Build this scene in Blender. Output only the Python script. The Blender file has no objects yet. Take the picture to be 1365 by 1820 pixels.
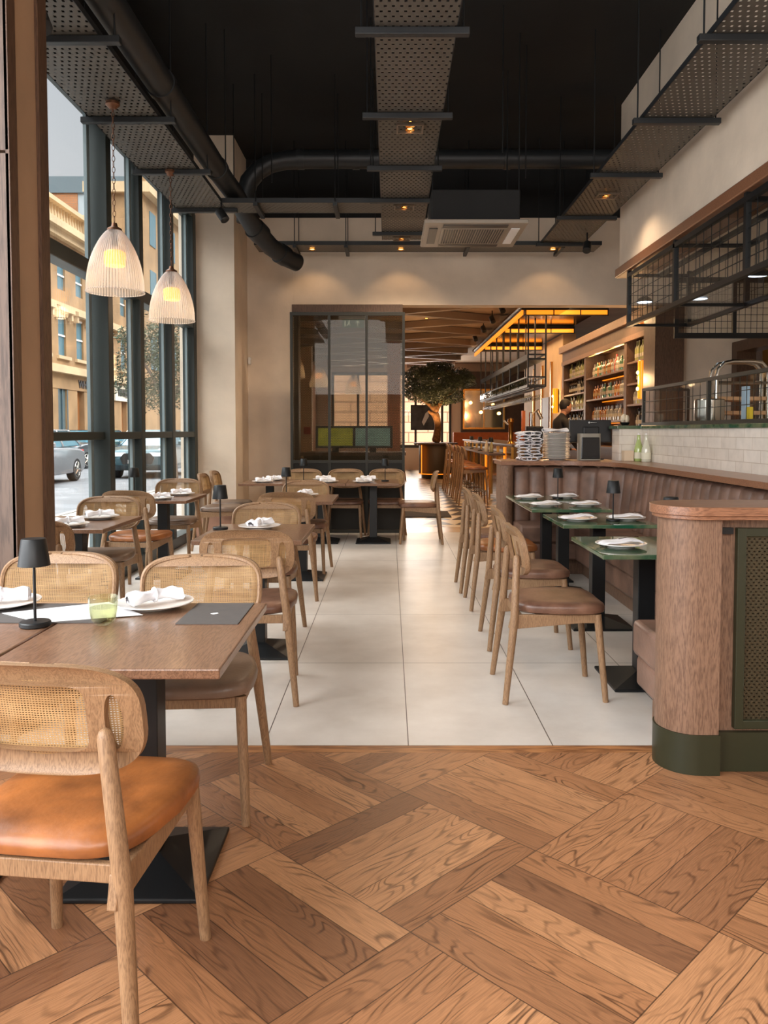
import bpy, bmesh, math, random
from mathutils import Vector, Matrix, noise
from mathutils.geometry import tessellate_polygon
S = bpy.context.scene
COL = S.collection
PI = math.pi
def R(a): return math.radians(a)

# ------------------------------------------------------------------ camera
FPX = 1414.0
cd = bpy.data.cameras.new('camera'); cam = bpy.data.objects.new('camera', cd); COL.objects.link(cam)
PITCH = R(2.5)
cd.sensor_fit = 'HORIZONTAL'; cd.sensor_width = 36.0; cd.lens = FPX/1365*36
cam.location = (0, 0, 1.32); cam.rotation_euler = (R(90)-PITCH, 0, 0)
cd.shift_x = -(692-682.5)/1365
cd.shift_y = -((910-766)-FPX*math.tan(PITCH))/1365
cd.clip_start = 0.05; cd.clip_end = 300
S.camera = cam

# ------------------------------------------------------------------ world, sun, daylight
S.view_settings.view_transform = 'Standard'; S.view_settings.look = 'None'
S.view_settings.gamma = 1; S.view_settings.use_curve_mapping = False
S.view_settings.exposure = 0.42
w = bpy.data.worlds.new('sky'); S.world = w; w.use_nodes = True
wn = w.node_tree.nodes; wl = w.node_tree.links
bg = wn['Background']; bg.inputs['Strength'].default_value = 1.0
tc = wn.new('ShaderNodeTexCoord'); sx = wn.new('ShaderNodeSeparateXYZ'); rp = wn.new('ShaderNodeValToRGB')
wl.new(tc.outputs['Generated'], sx.inputs[0]); wl.new(sx.outputs['Z'], rp.inputs[0]); wl.new(rp.outputs[0], bg.inputs[0])
rp.color_ramp.elements[0].position = 0.0; rp.color_ramp.elements[0].color = (0.100, 0.097, 0.096, 1)
rp.color_ramp.elements[1].position = 0.40; rp.color_ramp.elements[1].color = (0.080, 0.083, 0.089, 1)
e_ = rp.color_ramp.elements.new(0.52); e_.color = (1.0, 1.0, 1.0, 1)
bg.inputs['Strength'].default_value = 6.5
def light(kind, name, loc, rot, energy, color, size=None, size_y=None, spot=None, blend=0.5, radius=None):
    d = bpy.data.lights.new(name, kind); d.energy = energy; d.color = color
    if kind == 'AREA':
        d.shape = 'RECTANGLE'; d.size = size; d.size_y = size_y or size
    if kind == 'SPOT':
        d.spot_size = spot; d.spot_blend = blend
    if kind in ('SPOT', 'POINT'): d.shadow_soft_size = radius or 0.05
    if kind == 'SUN': d.angle = R(12)
    o = bpy.data.objects.new(name, d); COL.objects.link(o); o.location = loc; o.rotation_euler = rot
    return o
light('SUN', 'sun', (0, 0, 30), (R(20), R(48), 0), 0.6, (1, 0.93, 0.80))
WARM = (1.0, 0.62, 0.30)
# fill lamps added inside the room for daylight from behind and beside the camera
light('AREA', 'rear_daylight_fill', (0.4, -3.4, 3.5), (R(62), 0, 0), 215, (1, 0.965, 0.93), 5.6, 2.4)
light('AREA', 'side_daylight_fill', (-2.3, 0.2, 2.2), (0, R(-90), 0), 215, (0.97, 0.98, 1.0), 3.2, 5.0)
light('AREA', 'bar_window_daylight', (0.2, 26.6, 2.2), (R(-90), 0, 0), 170, (1, 0.93, 0.85), 3.4, 2.2)

# ------------------------------------------------------------------ materials
MATS = {}
def nmat(name):
    m = bpy.data.materials.new(name); m.use_nodes = True
    return m, m.node_tree.nodes, m.node_tree.links, m.node_tree.nodes['Principled BSDF']
def lin(c):
    return tuple(((v/255)/12.92 if v/255 <= .04045 else ((v/255+.055)/1.055)**2.4) for v in c)
def mat(name, rgb, rough=0.5, metal=0.0, var=0.0, scale=8.0, bump=0.0, bscale=60.0, stretch=(1,1,1), emit=None, estr=0, trans=0, spec=0.5, coat=0, rgb2=None):
    if name in MATS: return MATS[name]
    m, n, l, b = nmat(name); c = lin(rgb)
    b.inputs['Base Color'].default_value = (*c, 1); b.inputs['Roughness'].default_value = rough
    b.inputs['Metallic'].default_value = metal; b.inputs['Specular IOR Level'].default_value = spec
    b.inputs['Coat Weight'].default_value = coat; b.inputs['Transmission Weight'].default_value = trans
    if emit: b.inputs['Emission Color'].default_value = (*lin(emit), 1); b.inputs['Emission Strength'].default_value = estr
    t = n.new('ShaderNodeTexCoord'); mp = n.new('ShaderNodeMapping'); mp.inputs['Scale'].default_value = stretch
    l.new(t.outputs['Object'], mp.inputs[0])
    if var or rgb2:
        ns = n.new('ShaderNodeTexNoise'); ns.inputs['Scale'].default_value = scale; ns.inputs['Detail'].default_value = 6
        r = n.new('ShaderNodeValToRGB'); l.new(mp.outputs[0], ns.inputs[0]); l.new(ns.outputs[0], r.inputs[0]); l.new(r.outputs[0], b.inputs['Base Color'])
        lo = lin(rgb2) if rgb2 else tuple(v*(1-var) for v in c); hi = c if rgb2 else tuple(min(1, v*(1+var)) for v in c)
        r.color_ramp.elements[0].position = .35; r.color_ramp.elements[0].color = (*lo, 1)
        r.color_ramp.elements[1].position = .65; r.color_ramp.elements[1].color = (*hi, 1)
    if bump:
        n2 = n.new('ShaderNodeTexNoise'); n2.inputs['Scale'].default_value = bscale; n2.inputs['Detail'].default_value = 4
        bp = n.new('ShaderNodeBump'); bp.inputs['Strength'].default_value = bump; bp.inputs['Distance'].default_value = 0.01
        l.new(mp.outputs[0], n2.inputs[0]); l.new(n2.outputs[0], bp.inputs['Height']); l.new(bp.outputs[0], b.inputs['Normal'])
    MATS[name] = m; return m
def wood(name, light_c, dark_c, along=0, rough=0.45, scale=1.0, coat=0.0):
    """oak: long fibre streaks plus contour-line figure; grain runs along the given local axis"""
    m, n, l, b = nmat(name)
    t = n.new('ShaderNodeTexCoord'); mp = n.new('ShaderNodeMapping')
    sc = [9*scale]*3; sc[along] = 0.9*scale; mp.inputs['Scale'].default_value = sc
    l.new(t.outputs['Object'], mp.inputs[0])
    a = n.new('ShaderNodeTexNoise'); a.inputs['Scale'].default_value = 1.0; a.inputs['Detail'].default_value = 2
    l.new(mp.outputs[0], a.inputs[0])
    mu = n.new('ShaderNodeMath'); mu.operation = 'MULTIPLY'; mu.inputs[1].default_value = 60
    sn = n.new('ShaderNodeMath'); sn.operation = 'SINE'
    l.new(a.outputs[0], mu.inputs[0]); l.new(mu.outputs[0], sn.inputs[0])
    f = n.new('ShaderNodeTexNoise'); f.inputs['Scale'].default_value = 14; f.inputs['Detail'].default_value = 5; l.new(mp.outputs[0], f.inputs[0])
    ma = n.new('ShaderNodeMath'); ma.operation = 'MULTIPLY_ADD'; ma.inputs[1].default_value = 0.12; l.new(sn.outputs[0], ma.inputs[0]); l.new(f.outputs[0], ma.inputs[2])
    r = n.new('ShaderNodeValToRGB'); l.new(ma.outputs[0], r.inputs[0]); l.new(r.outputs[0], b.inputs['Base Color'])
    r.color_ramp.elements[0].position = .28; r.color_ramp.elements[0].color = (*lin(dark_c), 1)
    r.color_ramp.elements[1].position = .62; r.color_ramp.elements[1].color = (*lin(light_c), 1)
    b.inputs['Roughness'].default_value = rough; b.inputs['Coat Weight'].default_value = coat; b.inputs['Coat Roughness'].default_value = .15
    MATS[name] = m; return m
def math_node(n, l, op, *ins):
    k = n.new('ShaderNodeMath'); k.operation = op
    for i, v in enumerate(ins):
        if isinstance(v, (int, float)): k.inputs[i].default_value = v
        else: l.new(v, k.inputs[i])
    return k.outputs[0]
def perforated(name, rgb, rough, metal, pu, pv, fu, fv, axes='xy', stagger=True, trans_color=None):
    """sheet with see-through holes: pitch pu,pv metres, hole fraction fu,fv"""
    m, n, l, b = nmat(name); b.inputs['Base Color'].default_value = (*lin(rgb), 1)
    b.inputs['Roughness'].default_value = rough; b.inputs['Metallic'].default_value = metal
    t = n.new('ShaderNodeTexCoord'); s = n.new('ShaderNodeSeparateXYZ'); l.new(t.outputs['Object'], s.inputs[0])
    u = s.outputs['XYZ'.index(axes[0].upper())]; v = s.outputs['XYZ'.index(axes[1].upper())]
    M = lambda op, *a: math_node(n, l, op, *a)
    vv = M('MULTIPLY', v, 1/pv); row = M('FLOOR', vv)
    uu = M('MULTIPLY', u, 1/pu)
    if stagger: uu = M('ADD', uu, M('MULTIPLY', row, 0.5))
    fu_ = M('ABSOLUTE', M('SUBTRACT', M('FRACT', uu), 0.5)); fv_ = M('ABSOLUTE', M('SUBTRACT', M('FRACT', vv), 0.5))
    hole = M('MULTIPLY', M('LESS_THAN', fu_, fu/2), M('LESS_THAN', fv_, fv/2))
    tr = n.new('ShaderNodeBsdfTransparent'); mx = n.new('ShaderNodeMixShader')
    l.new(hole, mx.inputs[0]); l.new(b.outputs[0], mx.inputs[1]); l.new(tr.outputs[0], mx.inputs[2])
    l.new(mx.outputs[0], n['Material Output'].inputs[0]); MATS[name] = m; return m
def glassmat(name, tint=(1,1,1), ior=1.45, rough=0.0, extra=0.0):
    m, n, l, b = nmat(name); n.remove(b)
    tr = n.new('ShaderNodeBsdfTransparent'); tr.inputs[0].default_value = (*tint, 1)
    g = n.new('ShaderNodeBsdfGlossy'); g.inputs['Roughness'].default_value = rough
    fr = n.new('ShaderNodeFresnel'); gb = n.new('ShaderNodeNewGeometry')
    l.new(math_node(n, l, 'MULTIPLY_ADD', gb.outputs['Backfacing'], 1/ior-ior, ior), fr.inputs[0])
    ad = math_node(n, l, 'ADD', fr.outputs[0], extra); ad2 = math_node(n, l, 'MINIMUM', ad, 0.9)
    mx = n.new('ShaderNodeMixShader'); l.new(ad2, mx.inputs[0]); l.new(tr.outputs[0], mx.inputs[1]); l.new(g.outputs[0], mx.inputs[2])
    l.new(mx.outputs[0], n['Material Output'].inputs[0]); MATS[name] = m; return m

OAK = wood('oak_chair', (154,121,89), (122,92,66), 2, .48, 5.0)
WALNUT = wood('oak_brown', (140,104,74), (92,64,44), 0, .42, 2.2)
TABLETOP = wood('oak_tabletop', (132,98,76), (98,70,52), 1, .28, 3.2, .3)
PANELW = wood('oak_panel', (134,103,82), (98,72,56), 2, .5, 3.6)
RAILW = wood('oak_rail', (150,104,76), (112,74,52), 0, .35, 3.0, .3)
DARKW = wood('dark_oak', (100,74,56), (74,52,38), 2, .5, 2.5)
CLADW = wood('grey_oak', (106,86,74), (80,64,55), 2, .5, 1.0)
LB = mat('brown_leather', (134,98,78), .36, rgb2=(92,62,48), scale=8, bump=.12, bscale=90)
LO = mat('orange_leather', (168,102,52), .36, rgb2=(122,72,36), scale=9, bump=.08, bscale=70)
LG = mat('taupe_leather', (120,98,82), .38, var=.22, scale=7, bump=.1, bscale=90)
LQ = mat('banquette_leather', (118,90,76), .42, var=.3, scale=6, bump=.12, bscale=60)
BLK = mat('black_metal', (26,28,30), .42, .3)
DUCT = mat('painted_duct', (40,42,44), .45, .2)
GRN = mat('green_grey_paint', (40,49,48), .45)
GRNB = mat('olive_paint', (40,42,24), .4)
MESHF = mat('bronze_green_metal', (38,36,28), .45, .2)
WHITE = mat('porcelain', (232,228,224), .18, coat=.3)
CLOTH = mat('white_cloth', (236,234,238), .85, bump=.3, bscale=40)
PLAST = mat('plaster', (228,211,191), .85, var=.10, scale=1.6, bump=.25, bscale=14)
PLASTD = mat('black_paint', (16,16,16), .8, var=.2, scale=3, bump=.1, bscale=20)
STEEL = mat('steel', (200,196,188), .22, 1)
BRASS = mat('brass', (190,140,70), .25, 1)
BRONZE = mat('bronze_mirror', (120,92,62), .12, 1, var=.15, scale=2)
MARBLE = mat('green_marble', (112,118,90), .08, rgb2=(30,80,58), scale=7, coat=.3)
AMBER = mat('amber_glow', (220,140,40), .4, emit=(255,140,32), estr=1.0)
AMBERG = mat('amber_glass', (220,120,20), .2, emit=(255,130,20), estr=1.1)
BULB = mat('warm_bulb', (255,220,160), .3, emit=(255,190,100), estr=14)
BULBS = mat('downlight_bulb', (255,220,160), .3, emit=(255,170,80), estr=9)
COOL = mat('cool_lamp', (220,235,255), .3, emit=(215,232,255), estr=4)
GLASS = glassmat('clear_glass', (.97,.985,.98), 1.22)
GLASSD = glassmat('tinted_glass', (.80,.77,.70), 1.25)
DWG = glassmat('drink_glass', (.93,.95,.86), 1.45, .02, .03)
CAR1 = mat('silver_paint', (150,152,156), .25, .4, coat=.6)
CAR2 = mat('dark_car_paint', (46,58,66), .22, .4, coat=.7)
CAR3 = mat('teal_car_paint', (60,88,96), .22, .4, coat=.7)
CARG = mat('car_glass', (70,110,124), .06, spec=.9)
TYRE = mat('rubber', (26,26,28), .8)
LENS = mat('headlamp', (225,230,235), .1)
REDL = mat('tail_lamp', (190,30,30), .2)
STONE = mat('sandstone', (146,116,82), .85, var=.20, scale=.7, bump=.2, bscale=3)
STONEL = mat('pale_sandstone', (186,162,128), .85, var=.12, scale=.8)
BRICKO = None
ASPH = mat('asphalt', (92,95,99), .75, var=.18, scale=1.5)
PAVE = mat('pavement', (140,137,132), .8, var=.1, scale=2)
BARK = mat('bark', (150,104,58), .85, rgb2=(92,62,36), scale=14, bump=.6, bscale=24)
LEAF = mat('olive_leaf', (66,72,40), .55, rgb2=(30,38,22), scale=3)
LEAF2 = mat('street_leaf', (70,88,64), .6, rgb2=(34,46,34), scale=3)
SKIN = mat('skin', (196,140,108), .5)
HAIR = mat('dark_hair', (30,22,18), .6)
SHIRT = mat('black_shirt', (30,26,26), .75, bump=.3, bscale=20)
TERRA = mat('orange_upholstery', (190,96,34), .6, var=.1)
PLAN = mat('planter_bronze', (92,76,58), .5, .3)
PAPER = mat('paper', (238,238,242), .7)
MATG = mat('placemat', (84,80,78), .6, var=.06, scale=30)
SLATE = mat('slate', (86,98,104), .7)
GREYC = mat('grey_cladding', (150,158,162), .6)
ALUM = mat('ac_plastic', (150,138,124), .5)

# translucent woven cane
def cane():
    m, n, l, b = nmat('woven_cane')
    t = n.new('ShaderNodeTexCoord'); s = n.new('ShaderNodeSeparateXYZ'); l.new(t.outputs['Object'], s.inputs[0])
    M = lambda op, *a: math_node(n, l, op, *a)
    ns = n.new('ShaderNodeTexNoise'); ns.inputs['Scale'].default_value = 30; l.new(t.outputs['Object'], ns.inputs[0])
    wob = M('MULTIPLY', M('SUBTRACT', ns.outputs[0], .5), .5)
    u = M('ADD', M('MULTIPLY', s.outputs[0], 150), wob); v = M('ADD', M('MULTIPLY', s.outputs[2], 190), wob)
    fu = M('ABSOLUTE', M('SUBTRACT', M('FRACT', u), .5)); fv = M('ABSOLUTE', M('SUBTRACT', M('FRACT', v), .5))
    hole = M('MULTIPLY', M('LESS_THAN', fu, .33), M('LESS_THAN', fv, .24))
    nc = n.new('ShaderNodeTexNoise'); nc.inputs['Scale'].default_value = 7; nc.inputs['Detail'].default_value = 4
    mp = n.new('ShaderNodeMapping'); mp.inputs['Scale'].default_value = (1, 1, 3); l.new(t.outputs['Object'], mp.inputs[0]); l.new(mp.outputs[0], nc.inputs[0])
    r = n.new('ShaderNodeValToRGB'); l.new(nc.outputs[0], r.inputs[0])
    r.color_ramp.elements[0].position = .3; r.color_ramp.elements[0].color = (*lin((186,148,100)), 1)
    r.color_ramp.elements[1].position = .7; r.color_ramp.elements[1].color = (*lin((218,184,136)), 1)
    l.new(r.outputs[0], b.inputs['Base Color']); b.inputs['Roughness'].default_value = .5
    tl = n.new('ShaderNodeBsdfTranslucent'); l.new(r.outputs[0], tl.inputs[0])
    m1 = n.new('ShaderNodeMixShader'); m1.inputs[0].default_value = .4; l.new(b.outputs[0], m1.inputs[1]); l.new(tl.outputs[0], m1.inputs[2])
    tr = n.new('ShaderNodeBsdfTransparent'); m2 = n.new('ShaderNodeMixShader'); l.new(hole, m2.inputs[0]); l.new(m1.outputs[0], m2.inputs[1]); l.new(tr.outputs[0], m2.inputs[2])
    l.new(m2.outputs[0], n['Material Output'].inputs[0]); return m
CANE = cane()

def parquet():
    m, n, l, b = nmat('parquet')
    M = lambda op, *a: math_node(n, l, op, *a)
    t = n.new('ShaderNodeTexCoord'); s = n.new('ShaderNodeSeparateXYZ'); l.new(t.outputs['Object'], s.inputs[0])
    x = M('SUBTRACT', s.outputs[0], .462); y = M('SUBTRACT', s.outputs[1], 2.449)
    SQ = .575; k = 1/math.sqrt(2)
    u = M('MULTIPLY', M('ADD', x, y), k/SQ); v = M('MULTIPLY', M('SUBTRACT', x, y), k/SQ)
    cu = M('FLOOR', u); cv = M('FLOOR', v)
    par = M('FLOORED_MODULO', M('ADD', cu, cv), 2.0)
    inv = M('SUBTRACT', 1.0, par)
    fu = M('FRACT', u); fv = M('FRACT', v)
    # parity 0: planks run along u
    al = M('ADD', M('MULTIPLY', fu, inv), M('MULTIPLY', fv, par))
    ac = M('ADD', M('MULTIPLY', fv, inv), M('MULTIPLY', fu, par))
    ac5 = M('MULTIPLY', ac, 5.0); pk = M('FLOOR', ac5); fp = M('FRACT', ac5)
    cmb = n.new('ShaderNodeCombineXYZ'); l.new(M('ADD', cu, M('MULTIPLY', pk, .137)), cmb.inputs[0]); l.new(M('ADD', cv, M('MULTIPLY', pk, .611)), cmb.inputs[1]); l.new(M('MULTIPLY', pk, 1.7), cmb.inputs[2])
    wn_ = n.new('ShaderNodeTexWhiteNoise'); wn_.noise_dimensions = '3D'; l.new(cmb.outputs[0], wn_.inputs['Vector'])
    rnd = wn_.outputs['Value']
    g = n.new('ShaderNodeCombineXYZ')
    l.new(M('ADD', M('MULTIPLY', al, .95), M('MULTIPLY', rnd, 37.0)), g.inputs[0]); l.new(M('ADD', M('MULTIPLY', ac, 4.6), M('MULTIPLY', rnd, 11.0)), g.inputs[1]); l.new(M('MULTIPLY', rnd, 91.0), g.inputs[2])
    a = n.new('ShaderNodeTexNoise'); a.inputs['Scale'].default_value = 1.35; a.inputs['Detail'].default_value = 1.5; a.inputs['Distortion'].default_value = .35; l.new(g.outputs[0], a.inputs[0])
    ring = M('SINE', M('MULTIPLY', a.outputs[0], 85.0)); ring = M('MULTIPLY', M('MAXIMUM', ring, 0.0), 1.0); ring = M('POWER', ring, 2.0)
    msk = n.new('ShaderNodeTexNoise'); msk.inputs['Scale'].default_value = 1.9; l.new(g.outputs[0], msk.inputs[0])
    ringm = M('MULTIPLY', ring, M('MULTIPLY', M('MAXIMUM', M('SUBTRACT', msk.outputs[0], .34), 0.0), 3.2))
    g2 = n.new('ShaderNodeVectorMath'); g2.operation = 'MULTIPLY'; g2.inputs[1].default_value = (4.0, 22.0, 1.0); l.new(g.outputs[0], g2.inputs[0])
    fib = n.new('ShaderNodeTexNoise'); fib.inputs['Scale'].default_value = 2.0; fib.inputs['Detail'].default_value = 6; l.new(g2.outputs[0], fib.inputs[0])
    base = n.new('ShaderNodeValToRGB'); l.new(rnd, base.inputs[0]); e = base.color_ramp.elements
    e[0].position = 0; e[0].color = (*lin((130,90,64)), 1); e[1].position = 1; e[1].color = (*lin((188,139,100)), 1)
    q = e.new(.5); q.color = (*lin((163,115,80)), 1)
    dk = n.new('ShaderNodeMix'); dk.data_type = 'RGBA'; l.new(M('MINIMUM', M('MULTIPLY', ringm, .72), .8), dk.inputs[0]); l.new(base.outputs[0], dk.inputs[6]); dk.inputs[7].default_value = (*lin((70,42,26)), 1)
    fb = n.new('ShaderNodeMix'); fb.data_type = 'RGBA'; fb.blend_type = 'MULTIPLY'; fb.inputs[0].default_value = 1
    fr = n.new('ShaderNodeValToRGB'); l.new(fib.outputs[0], fr.inputs[0]); fr.color_ramp.elements[0].position = .3; fr.color_ramp.elements[0].color = (.72,.68,.64,1); fr.color_ramp.elements[1].position = .62; fr.color_ramp.elements[1].color = (1.08,1.05,1.0,1)
    l.new(dk.outputs[2], fb.inputs[6]); l.new(fr.outputs[0], fb.inputs[7])
    e1 = M('LESS_THAN', M('MINIMUM', fp, M('SUBTRACT', 1.0, fp)), .013); e2 = M('LESS_THAN', M('MINIMUM', al, M('SUBTRACT', 1.0, al)), .0035)
    gap = M('MAXIMUM', e1, e2)
    gm = n.new('ShaderNodeMix'); gm.data_type = 'RGBA'; l.new(M('MULTIPLY', gap, .75), gm.inputs[0]); l.new(fb.outputs[2], gm.inputs[6]); gm.inputs[7].default_value = (*lin((46,28,18)), 1)
    l.new(gm.outputs[2], b.inputs['Base Color']); b.inputs['Roughness'].default_value = .36
    bp = n.new('ShaderNodeBump'); bp.inputs['Strength'].default_value = .25; bp.inputs['Distance'].default_value = .002
    l.new(M('SUBTRACT', fib.outputs[0], M('ADD', gap, ringm)), bp.inputs['Height']); l.new(bp.outputs[0], b.inputs['Normal'])
    return m
def tiles():
    m, n, l, b = nmat('concrete_tile')
    M = lambda op, *a: math_node(n, l, op, *a)
    t = n.new('ShaderNodeTexCoord'); s = n.new('ShaderNodeSeparateXYZ'); l.new(t.outputs['Object'], s.inputs[0])
    u = M('MULTIPLY', M('SUBTRACT', s.outputs[0], .080), 1/.607); v = M('MULTIPLY', M('SUBTRACT', s.outputs[1], 3.288), 1/1.193)
    fu = M('ABSOLUTE', M('SUBTRACT', M('FRACT', u), .5)); fv = M('ABSOLUTE', M('SUBTRACT', M('FRACT', v), .5))
    gap = M('MAXIMUM', M('GREATER_THAN', fu, .4962), M('GREATER_THAN', fv, .4981))
    ns = n.new('ShaderNodeTexNoise'); ns.inputs['Scale'].default_value = 2.2; ns.inputs['Detail'].default_value = 8; ns.inputs['Roughness'].default_value = .6; l.new(t.outputs['Object'], ns.inputs[0])
    r = n.new('ShaderNodeValToRGB'); l.new(ns.outputs[0], r.inputs[0]); r.color_ramp.elements[0].position = .3; r.color_ramp.elements[0].color = (*lin((196,186,176)), 1); r.color_ramp.elements[1].position = .7; r.color_ramp.elements[1].color = (*lin((222,214,206)), 1)
    gm = n.new('ShaderNodeMix'); gm.data_type = 'RGBA'; l.new(gap, gm.inputs[0]); l.new(r.outputs[0], gm.inputs[6]); gm.inputs[7].default_value = (*lin((92,80,70)), 1)
    l.new(gm.outputs[2], b.inputs['Base Color']); b.inputs['Roughness'].default_value = .32
    return m
def zigzag():
    m, n, l, b = nmat('zigzag_tile')
    M = lambda op, *a: math_node(n, l, op, *a)
    t = n.new('ShaderNodeTexCoord'); s = n.new('ShaderNodeSeparateXYZ'); l.new(t.outputs['Object'], s.inputs[0])
    u = M('MULTIPLY', s.outputs[0], 1/.46); v = M('MULTIPLY', s.outputs[1], 1/.62)
    # stacked triangles, alternately dark and pale
    fu = M('FRACT', u); fv = M('FRACT', v)
    tri = M('MULTIPLY', M('ABSOLUTE', M('SUBTRACT', fu, .5)), 2.0)
    dark = M('LESS_THAN', fv, M('SUBTRACT', 1.0, tri))
    mx = n.new('ShaderNodeMix'); mx.data_type = 'RGBA'; l.new(dark, mx.inputs[0]); mx.inputs[6].default_value = (*lin((214,196,172)), 1); mx.inputs[7].default_value = (*lin((44,36,32)), 1)
    l.new(mx.outputs[2], b.inputs['Base Color']); b.inputs['Roughness'].default_value = .3
    return m
def brick(name, c1, c2, mortar, bw, bh, axes, ms=.006, rough=.7, var=.15, bump=.5):
    m, n, l, b = nmat(name)
    t = n.new('ShaderNodeTexCoord'); s = n.new('ShaderNodeSeparateXYZ'); l.new(t.outputs['Object'], s.inputs[0])
    cb = n.new('ShaderNodeCombineXYZ'); l.new(s.outputs['XYZ'.index(axes[0].upper())], cb.inputs[0]); l.new(s.outputs['XYZ'.index(axes[1].upper())], cb.inputs[1])
    br = n.new('ShaderNodeTexBrick'); br.inputs['Scale'].default_value = 1; br.inputs['Brick Width'].default_value = bw; br.inputs['Row Height'].default_value = bh
    br.inputs['Mortar Size'].default_value = ms; br.inputs['Color1'].default_value = (*lin(c1), 1); br.inputs['Color2'].default_value = (*lin(c2), 1); br.inputs['Mortar'].default_value = (*lin(mortar), 1)
    l.new(cb.outputs[0], br.inputs[0])
    ns = n.new('ShaderNodeTexNoise'); ns.inputs['Scale'].default_value = 14; ns.inputs['Detail'].default_value = 6; l.new(t.outputs['Object'], ns.inputs[0])
    r = n.new('ShaderNodeValToRGB'); l.new(ns.outputs[0], r.inputs[0]); r.color_ramp.elements[0].position = .3; r.color_ramp.elements[0].color = (1-var,)*3+(1,); r.color_ramp.elements[1].position = .6
    mx = n.new('ShaderNodeMix'); mx.data_type = 'RGBA'; mx.blend_type = 'MULTIPLY'; mx.inputs[0].default_value = 1; l.new(br.outputs[0], mx.inputs[6]); l.new(r.outputs[0], mx.inputs[7])
    l.new(mx.outputs[2], b.inputs['Base Color']); b.inputs['Roughness'].default_value = rough
    bp = n.new('ShaderNodeBump'); bp.inputs['Strength'].default_value = bump; bp.inputs['Distance'].default_value = .01; bp.invert = True
    l.new(math_node(n, l, 'ADD', br.outputs['Fac'], math_node(n, l, 'MULTIPLY', ns.outputs[0], -.3)), bp.inputs['Height']); l.new(bp.outputs[0], b.inputs['Normal'])
    return m
PARQ = parquet(); TILE = tiles(); ZIG = zigzag()
WBRICK = brick('white_glazed_brick', (240,232,222), (232,223,212), (208,194,178), .25, .085, 'yz', .0025, .25, .10, .4)
WBRICKX = brick('white_glazed_brick_end', (240,232,222), (232,223,212), (208,194,178), .25, .085, 'xz', .0025, .25, .10, .4)
OBRICK = brick('orange_brick', (170,112,70), (156,102,62), (140,108,84), .5, .16, 'xz', .02, .8)
PBRICK = brick('pink_stone_block', (226,178,140), (214,166,130), (150,110,84), 1.6, .42, 'xz', .025, .8, .1)
TRAYM = perforated('perforated_tray', (92,86,78), .5, .2, .046, .055, .36, .42)
TRAYC = perforated('perforated_tray_cross', (104,98,90), .5, .2, .055, .046, .42, .36)
EXPM = perforated('expanded_metal', (44,38,28), .6, 0, .020, .011, .60, .60, 'xz')
EXPB = perforated('expanded_metal_fine', (70,62,44), .45, .5, .020, .012, .42, .42, 'xz')

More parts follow.
